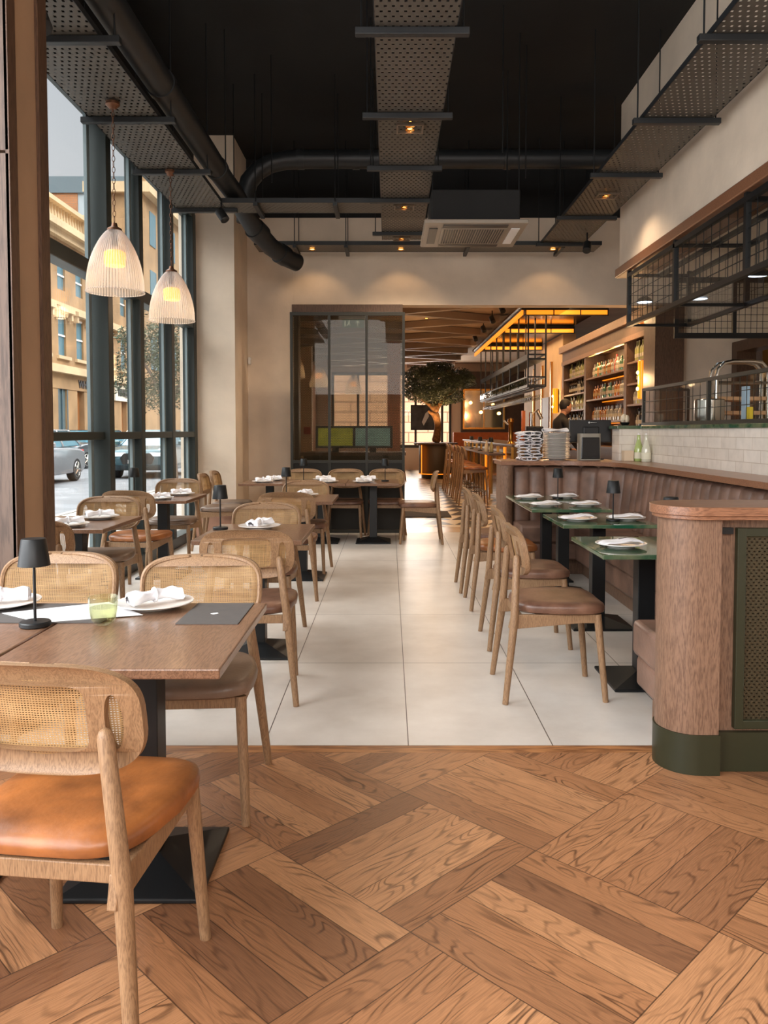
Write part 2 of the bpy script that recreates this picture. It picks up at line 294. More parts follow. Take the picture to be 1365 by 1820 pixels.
# ------------------------------------------------------------------ mesh helpers
class MB:
    def __init__(s): s.bm = bmesh.new(); s.ctx = Matrix()
    def _v(s, p): return s.bm.verts.new(s.ctx @ Vector(p))
    def box(s, a, b, rot=None):
        a = Vector(a); b = Vector(b); c = (a+b)/2; s.nb = getattr(s, 'nb', 0)+1; h = (b-a)/2-Vector((1,1,1))*(.0003*(s.nb % 7)); vs = []
        for x in (-1,1):
            for y in (-1,1):
                for z in (-1,1):
                    p = Vector((x*h.x, y*h.y, z*h.z))
                    if rot: p = rot @ p
                    vs.append(s._v(c+p))
        for f in ((0,1,3,2),(4,6,7,5),(0,4,5,1),(2,3,7,6),(0,2,6,4),(1,5,7,3)): s.bm.faces.new([vs[i] for i in f])
        return s
    def cyl(s, p, q, r1, r2=None, n=16, cap=True):
        return s.tube([p, q], [r1, r1 if r2 is None else r2], n, cap)
    def tube(s, pts, rad, n=12, cap=True, closed=False):
        pts = [Vector(p) for p in pts]; N = len(pts)
        if isinstance(rad, (int, float)): rad = [rad]*N
        rings = []; up = None
        for i, p in enumerate(pts):
            if closed: d = pts[(i+1) % N]-pts[i-1]
            else: d = pts[min(i+1, N-1)]-pts[max(i-1, 0)]
            d.normalize()
            if up is None: up = Vector((0,0,1)) if abs(d.z) < .9 else Vector((1,0,0))
            a = d.cross(up)
            if a.length < 1e-4: a = d.cross(Vector((0,1,0)))
            a.normalize(); b = a.cross(d); up = b.copy() if not closed else up
            rings.append([s._v(p+a*math.cos(t)*rad[i]+b*math.sin(t)*rad[i]) for t in [2*PI*k/n for k in range(n)]])
        M = N if closed else N-1
        for i in range(M):
            A = rings[i]; B = rings[(i+1) % N]
            for k in range(n): s.bm.faces.new([A[k], A[(k+1) % n], B[(k+1) % n], B[k]])
        if cap and not closed:
            s.bm.faces.new(rings[0][::-1]); s.bm.faces.new(rings[-1])
        return s
    def lathe(s, prof, c=(0,0,0), n=28, cap0=False, cap1=False):
        c = Vector(c); rings = []
        for r, z in prof: rings.append([s._v(c+Vector((r*math.cos(2*PI*k/n), r*math.sin(2*PI*k/n), z))) for k in range(n)])
        for A, B in zip(rings, rings[1:]):
            for k in range(n): s.bm.faces.new([A[k], A[(k+1) % n], B[(k+1) % n], B[k]])
        if cap0: s.bm.faces.new(rings[0][::-1])
        if cap1: s.bm.faces.new(rings[-1])
        return s
    def prism(s, pts, lo, hi, axis=2):
        """polygon (2-D) extruded along axis"""
        def P(p, h):
            v = [0,0,0]; o = [i for i in range(3) if i != axis]; v[o[0]] = p[0]; v[o[1]] = p[1]; v[axis] = h; return v
        A = [s._v(P(p, lo)) for p in pts]; B = [s._v(P(p, hi)) for p in pts]; N = len(pts)
        for i in range(N): s.bm.faces.new([A[i], A[(i+1) % N], B[(i+1) % N], B[i]])
        for loop, ring in ((pts, A), (pts, B)):
            for t in tessellate_polygon([[Vector((p[0], p[1], 0)) for p in loop]]): 
                try: s.bm.faces.new([ring[i] for i in t])
                except ValueError: pass
        return s
    def grid(s, fn, nu, nv, closed_u=False):
        V = [[s._v(fn(i/(nu if closed_u else nu-1), j/(nv-1))) for j in range(nv)] for i in range(nu)]
        for i in range(nu if closed_u else nu-1):
            for j in range(nv-1): s.bm.faces.new([V[i][j], V[(i+1) % nu][j], V[(i+1) % nu][j+1], V[i][j+1]])
        return V
    def sphere(s, c, r, n=16, m=10, sc=(1,1,1)):
        c = Vector(c); prof = []
        top = s._v(c+Vector((0,0,r*sc[2]))); bot = s._v(c-Vector((0,0,r*sc[2]))); rings = []
        for j in range(1, m):
            a = PI*j/m; rings.append([s._v(c+Vector((r*math.sin(a)*math.cos(2*PI*k/n)*sc[0], r*math.sin(a)*math.sin(2*PI*k/n)*sc[1], r*math.cos(a)*sc[2]))) for k in range(n)])
        for k in range(n):
            s.bm.faces.new([top, rings[0][k], rings[0][(k+1) % n]]); s.bm.faces.new([bot, rings[-1][(k+1) % n], rings[-1][k]])
        for A, B in zip(rings, rings[1:]):
            for k in range(n): s.bm.faces.new([A[k], B[k], B[(k+1) % n], A[(k+1) % n]])
        return s
    def build(s, name, m, parent=None, smooth=False, bevel=0, loc=None, solid=0, subd=0):
        bmesh.ops.recalc_face_normals(s.bm, faces=s.bm.faces[:])
        me = bpy.data.meshes.new(name); s.bm.to_mesh(me); s.bm.free()
        me.materials.append(m)
        if smooth:
            for p in me.polygons: p.use_smooth = True
            try: me.set_sharp_from_angle(angle=R(40))
            except Exception: pass
        o = bpy.data.objects.new(name, me); COL.objects.link(o)
        if parent: o.parent = parent
        if loc: o.location = loc
        if solid: md = o.modifiers.new('solid', 'SOLIDIFY'); md.thickness = solid
        if bevel: md = o.modifiers.new('bevel', 'BEVEL'); md.width = bevel; md.segments = 2; md.limit_method = 'ANGLE'; md.angle_limit = R(50)
        if subd: md = o.modifiers.new('sub', 'SUBSURF'); md.levels = subd; md.render_levels = subd
        return o
def thing(name, label, cat, loc=(0,0,0), rz=0, group=None):
    o = bpy.data.objects.new(name, None); COL.objects.link(o); o.empty_display_size = .1
    o.location = loc; o.rotation_euler = (0,0,rz); o['label'] = label; o['category'] = cat
    if group: o['group'] = group
    return o
def tag(o, label, cat, group=None):
    o['label'] = label; o['category'] = cat
    if group: o['group'] = group
    return o
ORD = ['first','second','third','fourth','fifth','sixth','seventh','eighth','ninth','tenth','eleventh','twelfth','thirteenth','fourteenth','fifteenth','sixteenth','seventeenth','eighteenth','nineteenth','twentieth']
ORD += ['%d%s' % (k, {1:'st',2:'nd',3:'rd'}.get(k%10,'th')) for k in range(21,60)]
def dup(root, loc, rz=None, label=None, group=None, scale=None):
    def cp(o, par):
        c = o.copy(); COL.objects.link(c)
        if par: c.parent = par
        for ch in list(o.children): cp(ch, c)
        return c
    r = cp(root, None); r.location = loc
    if rz is not None: r.rotation_euler = (0,0,rz)
    if label: r['label'] = label
    if group: r['group'] = group
    if scale: r.scale = scale
    return r
class Proto:
    """first placement moves the prototype itself, later ones copy it"""
    def __init__(s, root): s.root = root; s.used = False
    def put(s, loc, rz=0, label=None, group=None):
        if not s.used:
            s.used = True; o = s.root; o.location = loc; o.rotation_euler = (0,0,rz)
            if label: o['label'] = label
            if group: o['group'] = group
            return o
        return dup(s.root, loc, rz, label, group)
def struct(name, mb, m, parent=None, **k):
    o = mb.build(name, m, parent, **k)
    if not parent: o['kind'] = 'structure'
    return o
def sbox(name, a, b, m, **k): return struct(name, MB().box(a, b), m, **k)
def text_obj(name, body, size, m, parent, loc, rot, extrude=.004, sx=1.0):
    cu = bpy.data.curves.new(name, 'FONT'); cu.body = body; cu.size = size; cu.extrude = extrude; cu.align_x = 'CENTER'; cu.align_y = 'CENTER'
    tmp = bpy.data.objects.new(name, cu); COL.objects.link(tmp)
    bpy.context.view_layer.update()
    me = bpy.data.meshes.new_from_object(tmp.evaluated_get(bpy.context.evaluated_depsgraph_get())); bpy.data.objects.remove(tmp)
    me.materials.clear(); me.materials.append(m)
    o = bpy.data.objects.new(name, me); COL.objects.link(o); o.location = loc; o.rotation_euler = rot; o.scale = (sx,1,1)
    if parent: o.parent = parent
    return o

# ------------------------------------------------------------------ SETTING
CEIL = 4.97
struct('floor', MB().box((-2.6,-4,-.05), (6.6,3.215,0)), PARQ)
BORD = wood('oak_border', (172,118,74), (116,74,46), 0, .36, 1.0)
struct('floor', MB().box((-2.6,3.215,-.05), (6.6,3.288,0)), BORD)
struct('floor', MB().box((-2.6,3.288,-.05), (6.6,10.32,0)), TILE)
struct('floor', MB().box((-2.6,10.32,-.05), (6.6,10.9,0)), mat('stone_threshold', (196,164,128), .25, var=.1, scale=3))
struct('floor', MB().box((-2.6,10.9,-.05), (6.6,27,0)), ZIG)
sbox('ceiling', (-2.7,-4.2,CEIL), (6.7,11.15,CEIL+.1), PLASTD)
sbox('wall_rear', (-2.6,-4.3,0), (6.6,-4.1,CEIL), PLAST)
# window wall (left)
sbox('wall_left', (-2.62,-4.1,4.02), (-2.42,10.0,CEIL), PLASTD)
pier = MB().box((-2.62,10.0,0), (-1.93,11.15,CEIL)); struct('wall_left', pier, PLAST)
wf = MB(); XI, XO = -2.41, -2.55
wf.box((XO,3.0,0), (-2.39,10.0,.12)); wf.box((XO,3.0,3.94), (XI,10.0,4.02))
wf.box((XO,3.0,2.58), (XI,10.0,2.70)); wf.box((XO,3.0,1.245), (XI,10.0,1.315))
for y0, y1, xi in ((6.75,6.87,-2.365), (7.75,7.87,-2.405), (8.85,8.97,-2.405), (9.86,10.0,-2.405), (5.0,5.1,-2.40), (3.0,3.1,-2.4)): wf.box((XO,y0,0), (xi,y1,4.0))
wfo = struct('window_1', wf, GRN, bevel=.006)
lf = MB()
for y0, y1 in ((6.60,6.66), (7.66,7.72), (8.77,8.82), (9.78,9.83)): lf.box((-2.50,y0,.12), (-2.472,y1,3.94))
lf.build('sash_edge', mat('pale_window_edge', (120,134,138), .4), wfo)
MB().box((-2.492,3.0,.1), (-2.480,10.0,3.96)).build('pane', GLASS, wfo)
wf = MB()
for y in (-4.1,-2.4,-.7,1.0,2.9): wf.box((XO,y,0), (XI,y+.1,4.0))
wf.box((XO,-4.1,0), (XI,3.0,.3)); wf.box((XO,-4.1,2.58), (XI,3.0,2.70))
wfo = struct('window_2', wf, GRN)
MB().box((-2.492,-4.1,.1), (-2.480,3.0,3.96)).build('pane', GLASS, wfo)
# cladded pillar on the left
pb = MB().box((-2.36,3.44,0), (-1.615,3.77,CEIL)); pil = struct('trim_1', pb, mat('pillar_plaster', (172,138,108), .85, var=.1, scale=2, bump=.2, bscale=14))
MB().box((-2.36,3.40,0), (-1.60,3.44,2.49)).build('cladding', CLADW, pil, bevel=.003)
MB().box((-2.36,3.40,2.50), (-1.60,3.44,CEIL)).build('cladding', CLADW, pil, bevel=.003)
MB().box((-1.615,3.40,0), (-1.598,3.475,CEIL)).build('corner_strip', DARKW, pil)
MB().box((-1.615,3.70,0), (-1.598,3.79,CEIL)).build('corner_strip', DARKW, pil)
# back wall with the wide opening to the bar
bw = MB(); bw.box((-1.93,10.9,0), (-1.30,11.15,4.2)); bw.box((-1.30,10.9,3.03), (6.6,11.15,4.2)); struct('wall_back', bw, PLAST)
sbox('wall_back', (-1.93,10.88,4.2), (6.6,11.15,CEIL), PLASTD)
sbox('wall_back', (3.95,10.9,0), (4.72,11.15,3.03), PLAST)
sbox('trim_2', (3.56,10.72,0), (3.95,11.2,3.03), DARKW)
fr_ = MB(); fr_.box((-1.32,10.85,2.93), (.18,11.0,3.03)); fr_.box((-1.32,10.9,0), (-1.24,11.15,3.0)); struct('trim_3', fr_, DARKW)
# kitchen side wall and its doorway
kw = MB(); kw.box((4.70,1.0,0), (4.9,9.2,CEIL)); kw.box((4.70,9.2,2.52), (4.9,10.75,CEIL)); kw.box((4.70,10.75,0), (4.9,10.9,CEIL)); struct('wall_right', kw, PLAST)
dfm = MB(); dfm.box((4.66,9.2,2.38), (4.92,10.88,2.52)); dfm.box((4.66,10.72,0), (4.92,10.88,2.5)); dfm.box((4.66,9.1,0), (4.92,9.24,2.5))
do = struct('door_1', dfm, DARKW)
sbox('wall_right', (6.4,-4.1,0), (6.6,11,CEIL), PLAST)
sbox('wall_right', (5.6,9,0), (5.7,12,3), mat('cream_wall', (216,188,122), .8, emit=(216,188,122), estr=0.0))
sbox('wall_right', (4.7,-4.1,0), (4.9,1.0,CEIL), PLAST)
# bulkhead over the pass
bh = sbox('wall_right', (2.6,-4.1,3.13), (2.86,9.08,CEIL), PLAST)
struct('trim_4', MB().box((2.56,-4.1,3.05), (2.94,9.12,3.15)), RAILW, bevel=.01)
# bar room shell
sbox('ceiling', (-2.6,11.15,3.6), (7.5,27.2,3.7), mat('bar_ceiling', (176,154,134), .85, var=.1, scale=2))
random.seed(3)
lat = MB()
for k in range(-3, 8):
    for sgn in (1, -1):
        c = Vector((.2, 12.6+k*2.1, 3.53)); a = R(30)*sgn
        lat.box(c-Vector((4.4,.06,.075)), c+Vector((4.4,.06,.06)), Matrix.Rotation(a, 3, 'Z'))
bmesh.ops.bisect_plane(lat.bm, geom=lat.bm.verts[:]+lat.bm.edges[:]+lat.bm.faces[:], plane_co=(0,11.2,0), plane_no=(0,-1,0), clear_outer=True)
bmesh.ops.bisect_plane(lat.bm, geom=lat.bm.verts[:]+lat.bm.edges[:]+lat.bm.faces[:], plane_co=(2.15,0,0), plane_no=(1,0,0), clear_outer=True)
bmesh.ops.bisect_plane(lat.bm, geom=lat.bm.verts[:]+lat.bm.edges[:]+lat.bm.faces[:], plane_co=(-2.5,0,0), plane_no=(-1,0,0), clear_outer=True)
struct('ceiling', lat, mat('lattice_beam', (140,120,104), .7))
sbox('wall_left', (-2.62,11.15,0), (-2.45,27,3.6), mat('bar_left_wall', (150,104,74), .6, var=.1, scale=2))
for i, (x, y) in enumerate(((-2.35,13.0), (-2.30,15.0), (-2.35,17.5), (-2.3,20.5))): sbox('trim_5', (-2.45,y,0), (x+.3,y+.35,3.6), PLAST if i % 2 else DARKW)
sbox('trim_6', (-.05,20.2,0), (.28,20.5,3.6), mat('column_wood', (170,112,76), .5, var=.1))
fw = MB(); fw.box((-2.6,27,0), (-1.95,27.2,3.6)); fw.box((-1.95,27,0), (2.1,27.2,.75)); fw.box((2.1,27,0), (7.5,27.2,3.6)); fw.box((-1.95,27,3.3), (2.1,27.2,3.6)); struct('wall_back', fw, mat('white_wall', (214,190,166), .7))
w3 = MB()
for x in (-1.95,-1.1,.25,.85,1.75,2.02): w3.box((x,26.97,.75), (x+.08,27.1,3.3))
w3.box((-1.95,26.97,.75), (2.1,27.1,.85)); w3.box((-1.95,26.97,3.2), (2.1,27.1,3.3)); w3o = struct('window_3', w3, mat('window_dark', (60,54,50), .5))
MB().box((-1.9,27.03,.8), (2.05,27.045,3.25)).build('pane', GLASS, w3o)
sbox('wall_right', (7.4,11,0), (7.5,27,3.6), DARKW)

# ------------------------------------------------------------------ CHAIRS
def superell(a, b, n, N=72, c=(0,0), bn=None):
    out = []
    for k in range(N):
        t = 2*PI*k/N; cs, sn = math.cos(t), math.sin(t)
        out.append((c[0]+a*math.copysign(abs(cs)**(2/n), cs), c[1]+b*math.copysign(abs(sn)**(2/n), sn)))
    return out
def back_pos(x, z, off=0.0, zc=.725, base=-.195):
    """point on the curved, slightly reclined backrest shell"""
    y = base - (z-zc)*.20 + .55*x*x + off
    return (x, y, z)
def backrest_frame(zc=.725, a=.228, b=.122):
    mb = MB()
    outer = superell(a, b, 3.4, 96)
    hole = superell(.118, .073, 7, 64, (0,.006))
    sideR = [(x, z*(1-.25*max(0,(x-.176)/.03))) for x, z in superell(.018, .060, 2.3, 40, (.172,0))]
    sideL = [(-x, z) for x, z in sideR]
    loops = [outer, hole[::-1], sideR[::-1], sideL]
    flat = [p for lp in loops for p in lp]
    tris = tessellate_polygon([[Vector((p[0], p[1], 0)) for p in lp] for lp in loops])
    F = [mb._v(back_pos(p[0], zc+p[1], .0, zc)) for p in flat]; B = [mb._v(back_pos(p[0], zc+p[1], -.019, zc)) for p in flat]
    for t in tris:
        try: mb.bm.faces.new([F[i] for i in t]); mb.bm.faces.new([B[i] for i in t][::-1])
        except ValueError: pass
    o = 0
    for lp in loops:
        N = len(lp)
        for i in range(N): mb.bm.faces.new([F[o+i], F[o+(i+1)%N], B[o+(i+1)%N], B[o+i]])
        o += N
    return mb
def make_chair(leather, label, name='dining_chair', bar=False):
    t = thing(name, label, 'chair' if not bar else 'bar stool')
    dz = .20 if bar else 0.0; zc = .725+dz; sz = .445+dz
    fr = backrest_frame(zc); bk = fr.build('backrest', OAK, t, smooth=True)
    rim = MB(); rim.tube([back_pos(p[0], zc+p[1], .004, zc) for p in superell(.219,.113,3.4,72)], .009, 6, closed=True); rim.build('rim', OAK, bk, smooth=True)
    cn = MB()
    def cf(u, v):
        x0 = (u*2-1); z0 = (v*2-1); n = 3.4
        z = z0*.110; xm = .216*(1-abs(z0*.985)**n)**(1/n); return back_pos(x0*xm, zc+z, .006, zc)
    cn.grid(cf, 17, 21); co = cn.build('cane_panel', CANE, bk, smooth=True, solid=.0015)
    # seat cushion
    st = MB(); rings = []
    def sp(t_, k):
        cs, sn = math.cos(t_), math.sin(t_); n = 4.4
        x = math.copysign(abs(cs)**(2/n), cs); y = math.copysign(abs(sn)**(2/n), sn)
        wd = .228 if y > 0 else .228-.035*(-y); return Vector((x*wd*k, .015+y*.225*k, 0))
    prof = [(.0,.036),(.35,.037),(.7,.036),(.9,.031),(.975,.020),(1.0,.006),(.985,-.008),(.93,-.016),(.6,-.018),(0,-.018)]
    for k, z in prof:
        if k == 0: rings.append([st._v((0,.015,sz+z))]); continue
        rings.append([st._v(sp(2*PI*i/40, k)+Vector((0,0,sz+z+ .012*(0 if z < .0 else 1)*((sp(2*PI*i/40,k).x/.235)**2)))) for i in range(40)])
    for A, B in zip(rings, rings[1:]):
        for i in range(40):
            if len(A) == 1: st.bm.faces.new([A[0], B[i], B[(i+1)%40]])
            elif len(B) == 1: st.bm.faces.new([A[i], A[(i+1)%40], B[0]])
            else: st.bm.faces.new([A[i], A[(i+1)%40], B[(i+1)%40], B[i]])
    st.build('seat', leather, t, smooth=True)
    # under-seat rails
    rl = MB(); q = sz-.03
    for sx_ in (-1,1): rl.prism([(.185,q+.012),(-.235,q+.012),(-.250,q-.055),(-.205,q-.058),(.10,q-.030),(.185,q-.030)], sx_*.186-.011, sx_*.186+.011, 0)
    rl.box((-.18,.165,q-.03), (.18,.187,q+.012)); rl.box((-.18,-.20,q-.03), (.18,-.18,q+.012)); rl.build('seat_rail', OAK, t, bevel=.003)
    for sx_ in (-1,1):
        MB().cyl((sx_*.186,.185,q+.012), (sx_*.205,.225,0), .0195, .0145, 14).build('front_leg', OAK, t, smooth=True)
        m = MB(); zt = .715+dz; ft = -.27-.02*bar
        m.tube([(sx_*.240,ft,0), (sx_*.198,-.222,.40+dz), (sx_*.158,-.2065,zt-.02), (sx_*.1565,-.206,zt-.006), (sx_*.156,-.206,zt)], [.0145,.0205,.0175,.013,.004], 14); m.build('back_leg', OAK, t, smooth=True)
    if bar:
        fm = MB(); z = .25
        fm.tube([(-.2,.21,z),(.2,.21,z),(.225,-.255,z),(-.225,-.255,z)], .009, 8, closed=True); fm.build('footrest', STEEL, t)
    return t
CB = Proto(make_chair(LB, '')); CO = Proto(make_chair(LO, '')); CG = Proto(make_chair(LG, ''))
GW = 'cane backed dining chairs'
chairs = [
 (CO, -.71, 1.82, -7, 'tan orange leather cane-back chair in the foreground at lower left, its back to the viewer'),
 (CG, -.70, 2.82, 184, 'cane-back oak chair facing the viewer across the foreground table, right of the drinking glass'),
 (CG, -1.28, 2.88, 179, 'cane-back oak chair facing the viewer behind the black lamp at far left'),
 (CO, -1.33, 1.80, 2, 'tan leather chair mostly cut off at the lower left corner of the photo'),
 (CB, -.70, 4.02, 3, 'brown leather oak chair seen from behind at the second centre table'),
 (CB, -.81, 5.05, 180, 'cane-back chair facing the viewer at the far side of the second centre table'),
 (CB, -.81, 6.38, 2, 'brown leather oak chair seen from behind at the third centre table'),
 (CB, -.80, 7.42, 180, 'cane-back chair facing the viewer at the far side of the third centre table'),
 (CB, -1.93, 4.45, 0, 'oak chair seen from behind just beside the left pillar, mostly hidden'),
 (CG, -2.02, 5.56, 183, 'taupe seated cane-back chair facing the viewer at the nearer window table'),
 (CO, -2.07, 6.55, -9, 'orange leather oak chair seen from behind beside the tall window'),
 (CG, -2.10, 7.72, 180, 'cane-back chair facing the viewer at the farther window table'),
 (CG, -1.90, 8.93, -90, 'nearer of the two side-on chairs standing by the pale pier'),
 (CG, -1.90, 9.52, -90, 'farther of the two side-on chairs standing by the pale pier'),
 (CB, -1.07, 9.78, 180, 'leftmost cane-back chair against the mesh partition'),
 (CB, -.545, 9.78, 180, 'middle cane-back chair against the mesh partition'),
 (CB, -.03, 9.78, 180, 'rightmost cane-back chair against the mesh partition'),
 (CB, .35, 9.43, 90, 'side-on brown leather chair at the right end of the back row of tables'),
 (CB, .83, 4.03, -90, 'nearest brown leather chair at the green marble tables on the right'),
 (CB, .87, 4.96, -90, 'second nearest chair at the green marble tables, brown leather seat'),
 (CO, .87, 6.02, -90, 'orange leather chair at the green marble tables, third along'),
 (CB, .85, 6.66, -90, 'farthest chair at the green marble tables, beside the orange seated one'),
]
for P_, x, y, a, lb in chairs: P_.put((x,y,0), R(a), lb, GW)

BS = Proto(make_chair(LO, '', 'bar_stool', True))
for i, (x, y) in enumerate(((1.52,14.3),(1.52,15.15),(1.52,16.0),(1.50,16.9),(1.50,17.9))):
    BS.put((x,y,0), R(-90), 'oak bar stool with orange seat, %s in the row along the bar' % ('nearest','second nearest','third','fourth','farthest')[i], 'bar stools')
CO.put((.10,20.6,0), R(70), 'orange seated chair beside the olive tree planter', GW)

# ------------------------------------------------------------------ TABLES
def make_table(top, w_, d_, name, zt=.72, th=.028, off=0):
    t = thing(name, '', 'table')
    tb = MB().box((-w_/2,-d_/2,zt-th), (w_/2,d_/2,zt)); tb.build('tabletop', top, t, bevel=.004)
    MB().box((-.045,-.045,.055), (.045,.045,zt-th-.004)).build('column', BLK, t, bevel=.003)
    MB().box((-.16,-.16,zt-th-.012), (.16,.16,zt-th)).build('top_plate', BLK, t)
    b = MB(); o = .205; lo = [b._v((sx_*o,sy*o,0)) for sx_, sy in ((-1,-1),(1,-1),(1,1),(-1,1))]; l2 = [b._v((sx_*o,sy*o,.014)) for sx_, sy in ((-1,-1),(1,-1),(1,1),(-1,1))]; hi = [b._v((sx_*.048,sy*.048,.062)) for sx_, sy in ((-1,-1),(1,-1),(1,1),(-1,1))]
    b.bm.faces.new(lo[::-1]); b.bm.faces.new(hi)
    for i in range(4): b.bm.faces.new([lo[i],lo[(i+1)%4],l2[(i+1)%4],l2[i]]); b.bm.faces.new([l2[i],l2[(i+1)%4],hi[(i+1)%4],hi[i]])
    b.build('base', BLK, t, bevel=.004)
    return t
WT = Proto(make_table(TABLETOP, .61, .775, 'dining_table'))
for x, y, lb in ((-.733,2.37,'wooden table in the foreground holding the drinking glass and grey placemat'),
                 (-1.352,2.37,'wooden table at the far left holding the nearest black lamp'),
                 (-.785,4.735,'second wooden table back in the centre-left row'),
                 (-.785,7.14,'third wooden table back in the centre-left row'),
                 (-2.055,5.23,'nearer wooden table beside the tall window'),
                 (-2.055,7.22,'farther wooden table beside the tall window'),
                 (-1.42,9.44,'leftmost wooden table of the back row by the pier'),
                 (-.805,9.44,'middle wooden table of the back row before the mesh partition'),
                 (-.190,9.44,'rightmost wooden table of the back row, its black base in clear view')):
    WT.put((x,y,0), 0, lb, 'square wooden dining tables')
GT = Proto(make_table(MARBLE, .62, .68, 'marble_table', th=.024))
for x, y, lb in ((1.345,4.17,'nearest green marble table beside the wooden divider post'), (1.42,5.40,'second green marble table from the divider post'),
                 (1.40,6.40,'third green marble table, the near one of the two standing together'), (1.40,7.08,'farthest green marble table by the curved banquette end')):
    GT.put((x,y,0), 0, lb, 'green marble tables')

# ------------------------------------------------------------------ TABLE LAMPS
def make_lamp():
    t = thing('table_lamp', '', 'lamp')
    MB().lathe([(0,0),(.043,0),(.046,.003),(.046,.013),(.043,.016),(.006,.017),(0,.017)], n=32).build('base', BLK, t, smooth=True)
    MB().cyl((0,0,.015), (0,0,.20), .0045, n=12).build('pole', BLK, t, smooth=True)
    MB().lathe([(.046,.188),(.047,.188),(.0365,.268),(.034,.271),(0,.271),(0,.268),(.034,.266),(.0445,.189)], n=36).build('shade', BLK, t, smooth=True)
    return t
LP = Proto(make_lamp())
for x, y, lb in ((-1.09,2.425,'black cordless table lamp on the foreground table at far left'), (-1.03,4.83,'black lamp on the second centre-left table'),
                 (-.935,7.20,'black lamp on the third centre-left table'), (-2.28,7.10,'black lamp in front of the window glass on the farther window table'),
                 (-1.02,9.45,'black lamp on the back row, left of the two before the partition'), (-.05,9.45,'black lamp on the back row, right of the two before the partition'),
                 (1.405,3.96,'black lamp on the nearest green marble table'), (1.49,5.28,'black lamp on the second green marble table'), (1.49,7.02,'black lamp on the farthest green marble table')):
    LP.put((x,y,.72), 0, lb, 'black cordless table lamps')

# ------------------------------------------------------------------ PLATES AND NAPKINS
def make_plate(r=.13):
    t = thing('plate', '', 'plate')
    o = MB().lathe([(0,.004),(r*.55,.004),(r*.68,.008),(r*.97,.017),(r,.019),(r*.995,.022),(r*.95,.021),(r*.66,.012),(r*.55,.009),(0,.009)], n=40).build('dish', WHITE, t, smooth=True)
    MB().lathe([(r*.5,0),(r*.52,0),(r*.54,.006),(r*.48,.006)], n=32).build('foot_ring', WHITE, t, smooth=True)
    return t
def napkin_bow(seed, L=.19):
    random.seed(seed); mb = MB(); N = 28; M_ = 28
    def f(u, v):
        s = u*2-1; a = 2*PI*v
        pin = .42+.58*abs(s)**.8; wd = .052*pin*(1 if s < 0 else .85); ht = .016*(.9+.5*abs(s))+.004*math.sin(9*s+seed)
        e = 1-max(0,(abs(s)-.93)/.07)*.55
        x = s*L/2; y = math.cos(a)*wd*e+.010*math.sin(3*s+seed); z = .030+math.sin(a)*ht*e+.005*math.sin(4*a+seed+5*s)*pin-.006*abs(s)
        return (x, y+.004*math.sin(7*s+3*a), max(z,.012 if abs(s) < .6 else .008))
    mb.grid(f, N, M_)
    for end in (0, 1):
        c = mb._v(((end*2-1)*L/2, .010*math.sin(3*(end*2-1)+seed), .027))
    return mb
def make_bow():
    t = thing('napkin', '', 'napkin')
    mb = napkin_bow(1); mb.build('folded_cloth', CLOTH, t, smooth=True)
    b = MB(); b.tube([(0, .026*math.cos(a), .030+.021*math.sin(a)) for a in [2*PI*k/20 for k in range(20)]], .005, 8, closed=True); b.build('napkin_band', CLOTH, t, smooth=True)
    return t
def make_flat_napkin():
    t = thing('napkin', '', 'napkin')
    mb = MB()
    def f(u, v):
        x = (u-.5)*.215; y = (v-.5)*.10*(1-.25*abs(u-.5)); d = math.hypot(x, y)
        z = .028+.007*math.sin(18*x+6)*math.cos(22*y)+.006*math.exp(-((x-.03)/.03)**2)-max(0, abs(x)-.085)*.5
        return (x, y+.006*math.sin(20*x), z)
    mb.grid(f, 28, 14); mb.build('folded_cloth', CLOTH, t, smooth=True, solid=.009)
    fk = MB(); fk.tube([(-.02,-.02,.038),(.05,.0,.046),(.10,.02,.042)], [.002,.0022,.0035], 8); fk.build('fork_handle', mat('bronze_cutlery', (120,96,80), .25, .9), t, smooth=True)
    return t
PLT = Proto(make_plate()); NB = Proto(make_bow()); NF = Proto(make_flat_napkin())
settings = [(-.80,2.69,35,'on the foreground table beside the grey placemat'), (-1.33,2.70,20,'at the left edge of the photo on the foreground table'),
 (-.80,4.88,60,'on the second centre-left table'), (-.78,7.30,70,'on the third centre-left table'),
 (-2.02,4.98,40,'on the nearer window table, near side'), (-1.98,5.42,30,'on the nearer window table, far side'),
 (-2.02,6.95,40,'on the farther window table, near side'), (-1.95,7.42,30,'on the farther window table, far side'),
 (-1.47,9.25,20,'on the leftmost back-row table, near side'), (-1.40,9.62,20,'on the leftmost back-row table, far side'),
 (-.72,9.22,15,'on the middle back-row table, near side'), (-.80,9.63,15,'on the middle back-row table, far side'),
 (-.30,9.22,15,'on the rightmost back-row table, near side'), (-.26,9.62,15,'on the rightmost back-row table, far side')]
for x, y, a, lb in settings:
    PLT.put((x,y,.7205), 0, 'round white plate '+lb, 'white plates'); NB.put((x,y,.733), R(a), 'tied white napkin '+lb, 'tied white napkins')
random.seed(5)
for x, y, a, lb in ((1.20,4.10,5,'on the nearest marble table'), (1.53,4.12,0,'behind the divider post on the nearest marble table'), (1.265,5.33,8,'on the left of the second marble table'), (1.60,5.36,-5,'on the right of the second marble table'),
                    (1.25,6.35,4,'on the left of the third marble table'), (1.57,6.36,-6,'on the right of the third marble table'), (1.24,7.05,0,'on the left of the farthest marble table'), (1.57,7.12,6,'on the right of the farthest marble table')):
    PLT.put((x,y,.7205), 0, 'round white plate '+lb, 'white plates'); NF.put((x,y,.727), R(a), 'flat folded white napkin '+lb, 'flat folded napkins')

